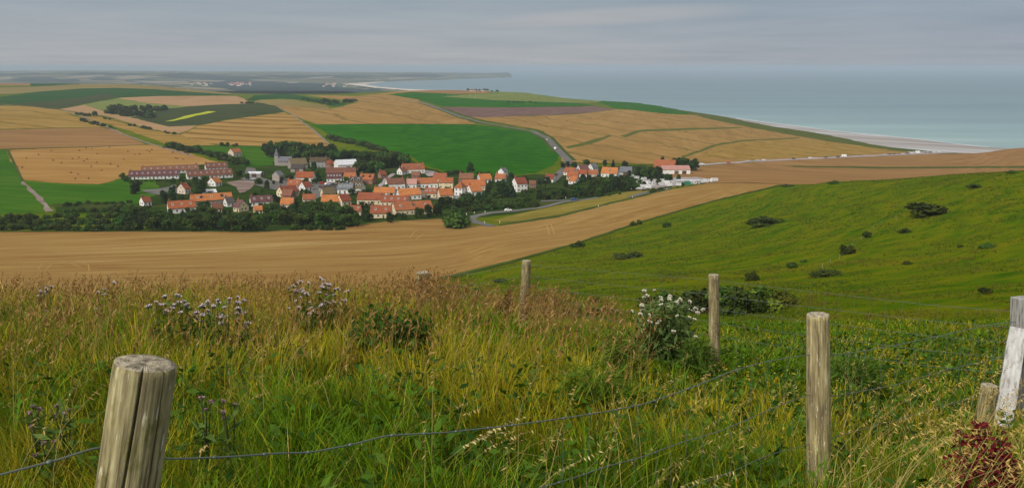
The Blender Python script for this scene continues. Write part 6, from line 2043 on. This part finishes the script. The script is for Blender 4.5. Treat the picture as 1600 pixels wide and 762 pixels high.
# --- near fence: big front post, round post and netting between them
YL, YR, YC = 1.60, 4.35, 6.3
fa = empty('wire_fence', on_ray(227, 567, YL) - Vector((0, 0, 1.05)))
tag(fa, 'near wire netting fence on two round weathered posts, running across the meadow front', 'fence', )
pl_ = post_by_pixels('post', fa, (227, 567), (198.5, 762), YL, .0568, .0585, 3, crack=[(-.16, .030, .36, .2, 9.0), (.62, .028, .16, .0, 9.0), (-.75, .03, .12, .3, .9), (.25, .022, .10, .5, 1.0)], nseg=300, nring=110, dY=-.018)
pl_['label'] = 'thick split front post, cut flat on top'
pr_ = post_by_pixels('post', fa, (1278, 491), (1279, 735), YR, .0555, .063, 8, crack=[(.12, .04, .14, .4, 9.0), (-.6, .04, .10, .1, .8)], nseg=160, nring=60, mat=m_wood_pale)
pr_['label'] = 'pale upright post, smaller in view'


def inv_depth(px, a, b):
    """depth along a straight fence run between two (pixel, Y) ends"""
    t = (px - a[0]) / (b[0] - a[0])
    return 1 / (1 / a[1] * (1 - t) + 1 / b[1] * t)


def strand(pts, a, b, rad, parent, knots=0.0, jit=0.0):
    """one wire through photo pixels; optional knots (spacing in metres) where stays are tied"""
    P = []
    for k in range(len(pts) - 1):
        (x0, y0), (x1, y1) = pts[k], pts[k + 1]
        m = max(2, int(abs(x1 - x0) / 12))
        for q in range(m):
            x = x0 + (x1 - x0) * q / m
            P.append(on_ray(x, y0 + (y1 - y0) * q / m + jit * random.uniform(-1, 1), inv_depth(x, a, b)) - parent.location)
    P.append(on_ray(*pts[-1], inv_depth(pts[-1][0], a, b)) - parent.location)
    # soften the corners
    for _ in range(2):
        P = [P[0]] + [(P[k - 1] + P[k] * 2 + P[k + 1]) / 4 for k in range(1, len(P) - 1)] + [P[-1]]
    mb = MB().tube(P, rad, 7)
    K = []
    if knots:
        acc = 0
        for k in range(1, len(P)):
            acc += (P[k] - P[k - 1]).length
            if acc > knots:
                acc = 0
                d = (P[k] - P[k - 1]).normalized()
                mb.tube([P[k] - d * rad * 2.6, P[k] - d * rad, P[k] + d * rad, P[k] + d * rad * 2.6], [rad * 1.1, rad * 2.1, rad * 2.1, rad * 1.1], 7)
                K.append(P[k])
    mb.build('wire', m_wire, parent, True)
    return P, K


A_, B_, C_ = (227, YL + .064), (1278, YR + .066), (1590, YC)
RW = .0021
s0, k0 = strand([(-40, 752), (38, 731), (90, 718), (157, 696), (200, 706), (262, 717), (360, 713), (440, 707), (482, 707), (560, 692), (600, 680), (700, 675), (800, 664), (880, 653), (950, 642), (1010, 630), (1075, 607), (1150, 577), (1200, 564), (1258, 554), (1278, 553)], A_, B_, RW, fa, .11)
s1, k1 = strand([(1278, 556), (1300, 556), (1390, 541), (1480, 522), (1530, 510), (1575, 503), (1592, 502)], B_, C_, RW, fa, .13)
s2, k2 = strand([(-40, 900), (400, 880), (700, 800), (860, 757), (900, 745), (950, 727), (1000, 715), (1060, 692), (1130, 672), (1200, 640), (1258, 617), (1278, 614)], A_, B_, RW * .9, fa, .13)
s3, k3 = strand([(1278, 620), (1300, 619), (1400, 601), (1480, 577), (1592, 552)], B_, C_, RW * .9, fa, .13)
strand([(700, 900), (1000, 790), (1140, 738), (1200, 710), (1278, 690)], A_, B_, RW * .8, fa)
strand([(1278, 690), (1400, 655), (1592, 600)], B_, C_, RW * .8, fa)
st = MB()
for p in [w for w in k0 if w.x + fa.location.x > .1] + k1:
    q = p + Vector((random.uniform(-.015, .015), 0, -.62))
    st.tube([p, (p + q) / 2 + Vector((random.uniform(-.012, .012), 0, 0)), q], .0008, 5)
st.build('stay_wires', m_wire, fa)

# --- far fence: short square post, two slim round posts, square corner post with white brace
fb = empty('wire_fence', on_ray(823, 407, 10.6) - Vector((0, 0, 1.1)))
tag(fb, 'farther wire fence with slim posts and a white-braced corner post', 'fence')
post_by_pixels('post', fb, (823, 407), (818, 488), 10.6, .055, .058, 21, nseg=40, nring=24, mat=m_wood_mid)['label'] = 'slim round post left of the white thistle'
post_by_pixels('post', fb, (1115, 429), (1116.5, 560), 9.0, .054, .060, 22, nseg=40, nring=24, mat=m_wood_mid)['label'] = 'slim round post right of the white thistle'


def beam(name, parent, t, f, w, d, mats, rz=0.0, peak=.0):
    ax = t - f
    L = ax.length
    mb = MB()
    n = 14
    for k in range(n):
        z = L * k / (n - 1)
        jx, jy = random.uniform(-.003, .003), random.uniform(-.003, .003)
        for x, y in ((-w, -d), (w, -d), (w, d), (-w, d)):
            mb.v.append((x + jx, y + jy, z + (peak * (1 if x > 0 else -1) if k == n - 1 else 0)))
    for k in range(n - 1):
        for q in range(4):
            mb.f.append([k * 4 + q, k * 4 + (q + 1) % 4, (k + 1) * 4 + (q + 1) % 4, (k + 1) * 4 + q]); mb.m.append(0)
    mb.f.append([0, 3, 2, 1]); mb.m.append(0)
    mb.f.append([(n - 1) * 4 + q for q in range(4)]); mb.m.append(1)
    me = mb.me(name)
    o = link(name, me, mats, parent)
    bv = o.modifiers.new('edge', 'BEVEL'); bv.width = .005; bv.segments = 2; bv.limit_method = 'ANGLE'
    o.location = f - parent.location
    o.rotation_mode = 'QUATERNION'
    o.rotation_quaternion = ax.to_track_quat('Z', 'Y') @ Matrix.Rotation(rz, 3, 'Z').to_quaternion()
    return o


t = on_ray(661, 425, 11.5); f = Vector((t.x - .02, t.y, near_ground(t) - .2))
beam('post', fb, t, f, .074, .074, [m_wood_mid, m_end], .5)['label'] = 'short square post almost hidden in red grass'
t = on_ray(1596, 464, YC); f = Vector((t.x + .10, t.y, near_ground(t) - .2))
beam('corner_post', fb, t, f, .050, .050, [m_wood_grey, m_wood_grey], .12, .004)['label'] = 'grey square corner post'
t = on_ray(1591, 514, YC - .10); f = on_ray(1566, 668, YC - .50)
beam('brace', fb, t, f, .058, .03, [m_whitewood, m_whitewood], .15)['label'] = 'slanting white-painted brace'
t = on_ray(1546, 601, 5.9); f = Vector((t.x - .03, t.y, near_ground(t) - .2))
stump = round_post('stump', fb, f, t, .055, .06, 31, nseg=36, nring=16)
D_, E_ = (823, 10.55), (1115, 8.95)
S0 = on_ray(661, 434, 10.75)
for r0, r1, r2, r3, r4 in [(433, 413, 437, 437, 487), (450, 431, 460, 461, 512), (468, 447, 482, 483, 536), (484, 463, 503, 504, 560), (500, 479, 524, 525, 585)]:
    strand([(661, r0), (740, (r0 + r1) / 2 + 4), (823, r1)], (661, 10.75), D_, .0014, fb)
    strand([(823, r1), (920, r1 + (r2 - r1) * .36), (1020, r1 + (r2 - r1) * .70), (1115, r2)], D_, E_, .0016, fb, .15 if r0 == 433 else 0)
    strand([(1115, r3), (1230, r3 + (r4 - r3) * .25 + 2), (1340, r3 + (r4 - r3) * .49 + 2), (1450, r3 + (r4 - r3) * .74 + 2), (1590, r4)], E_, (1590, YC), .0017, fb, .15 if r0 == 433 else 0)
for a, b_, ra, rb, (l0, l1) in [(D_, E_, 413, 437, (479, 524)), (E_, (1590, YC), 437, 487, (525, 585))]:
    st = MB()
    n = int(abs((on_ray(a[0], ra, a[1]) - on_ray(b_[0], rb, b_[1])).length) / .15)
    for k in range(1, n):
        s_ = k / n
        Yk = a[1] + (b_[1] - a[1]) * s_
        # pixel of an evenly spaced point along the straight run
        X0 = on_ray(a[0], ra, a[1]).x; X1 = on_ray(b_[0], rb, b_[1]).x
        x = X0 + (X1 - X0) * s_
        z0 = on_ray(a[0], ra, a[1]).z * (1 - s_) + on_ray(b_[0], rb, b_[1]).z * s_
        z1 = on_ray(a[0], l0, a[1]).z * (1 - s_) + on_ray(b_[0], l1, b_[1]).z * s_
        st.tube([Vector((x, Yk, z0)) - fb.location, Vector((x + random.uniform(-.01, .01), Yk, z1)) - fb.location], .0009, 4)
    st.build('stay_wires', m_wire, fb)
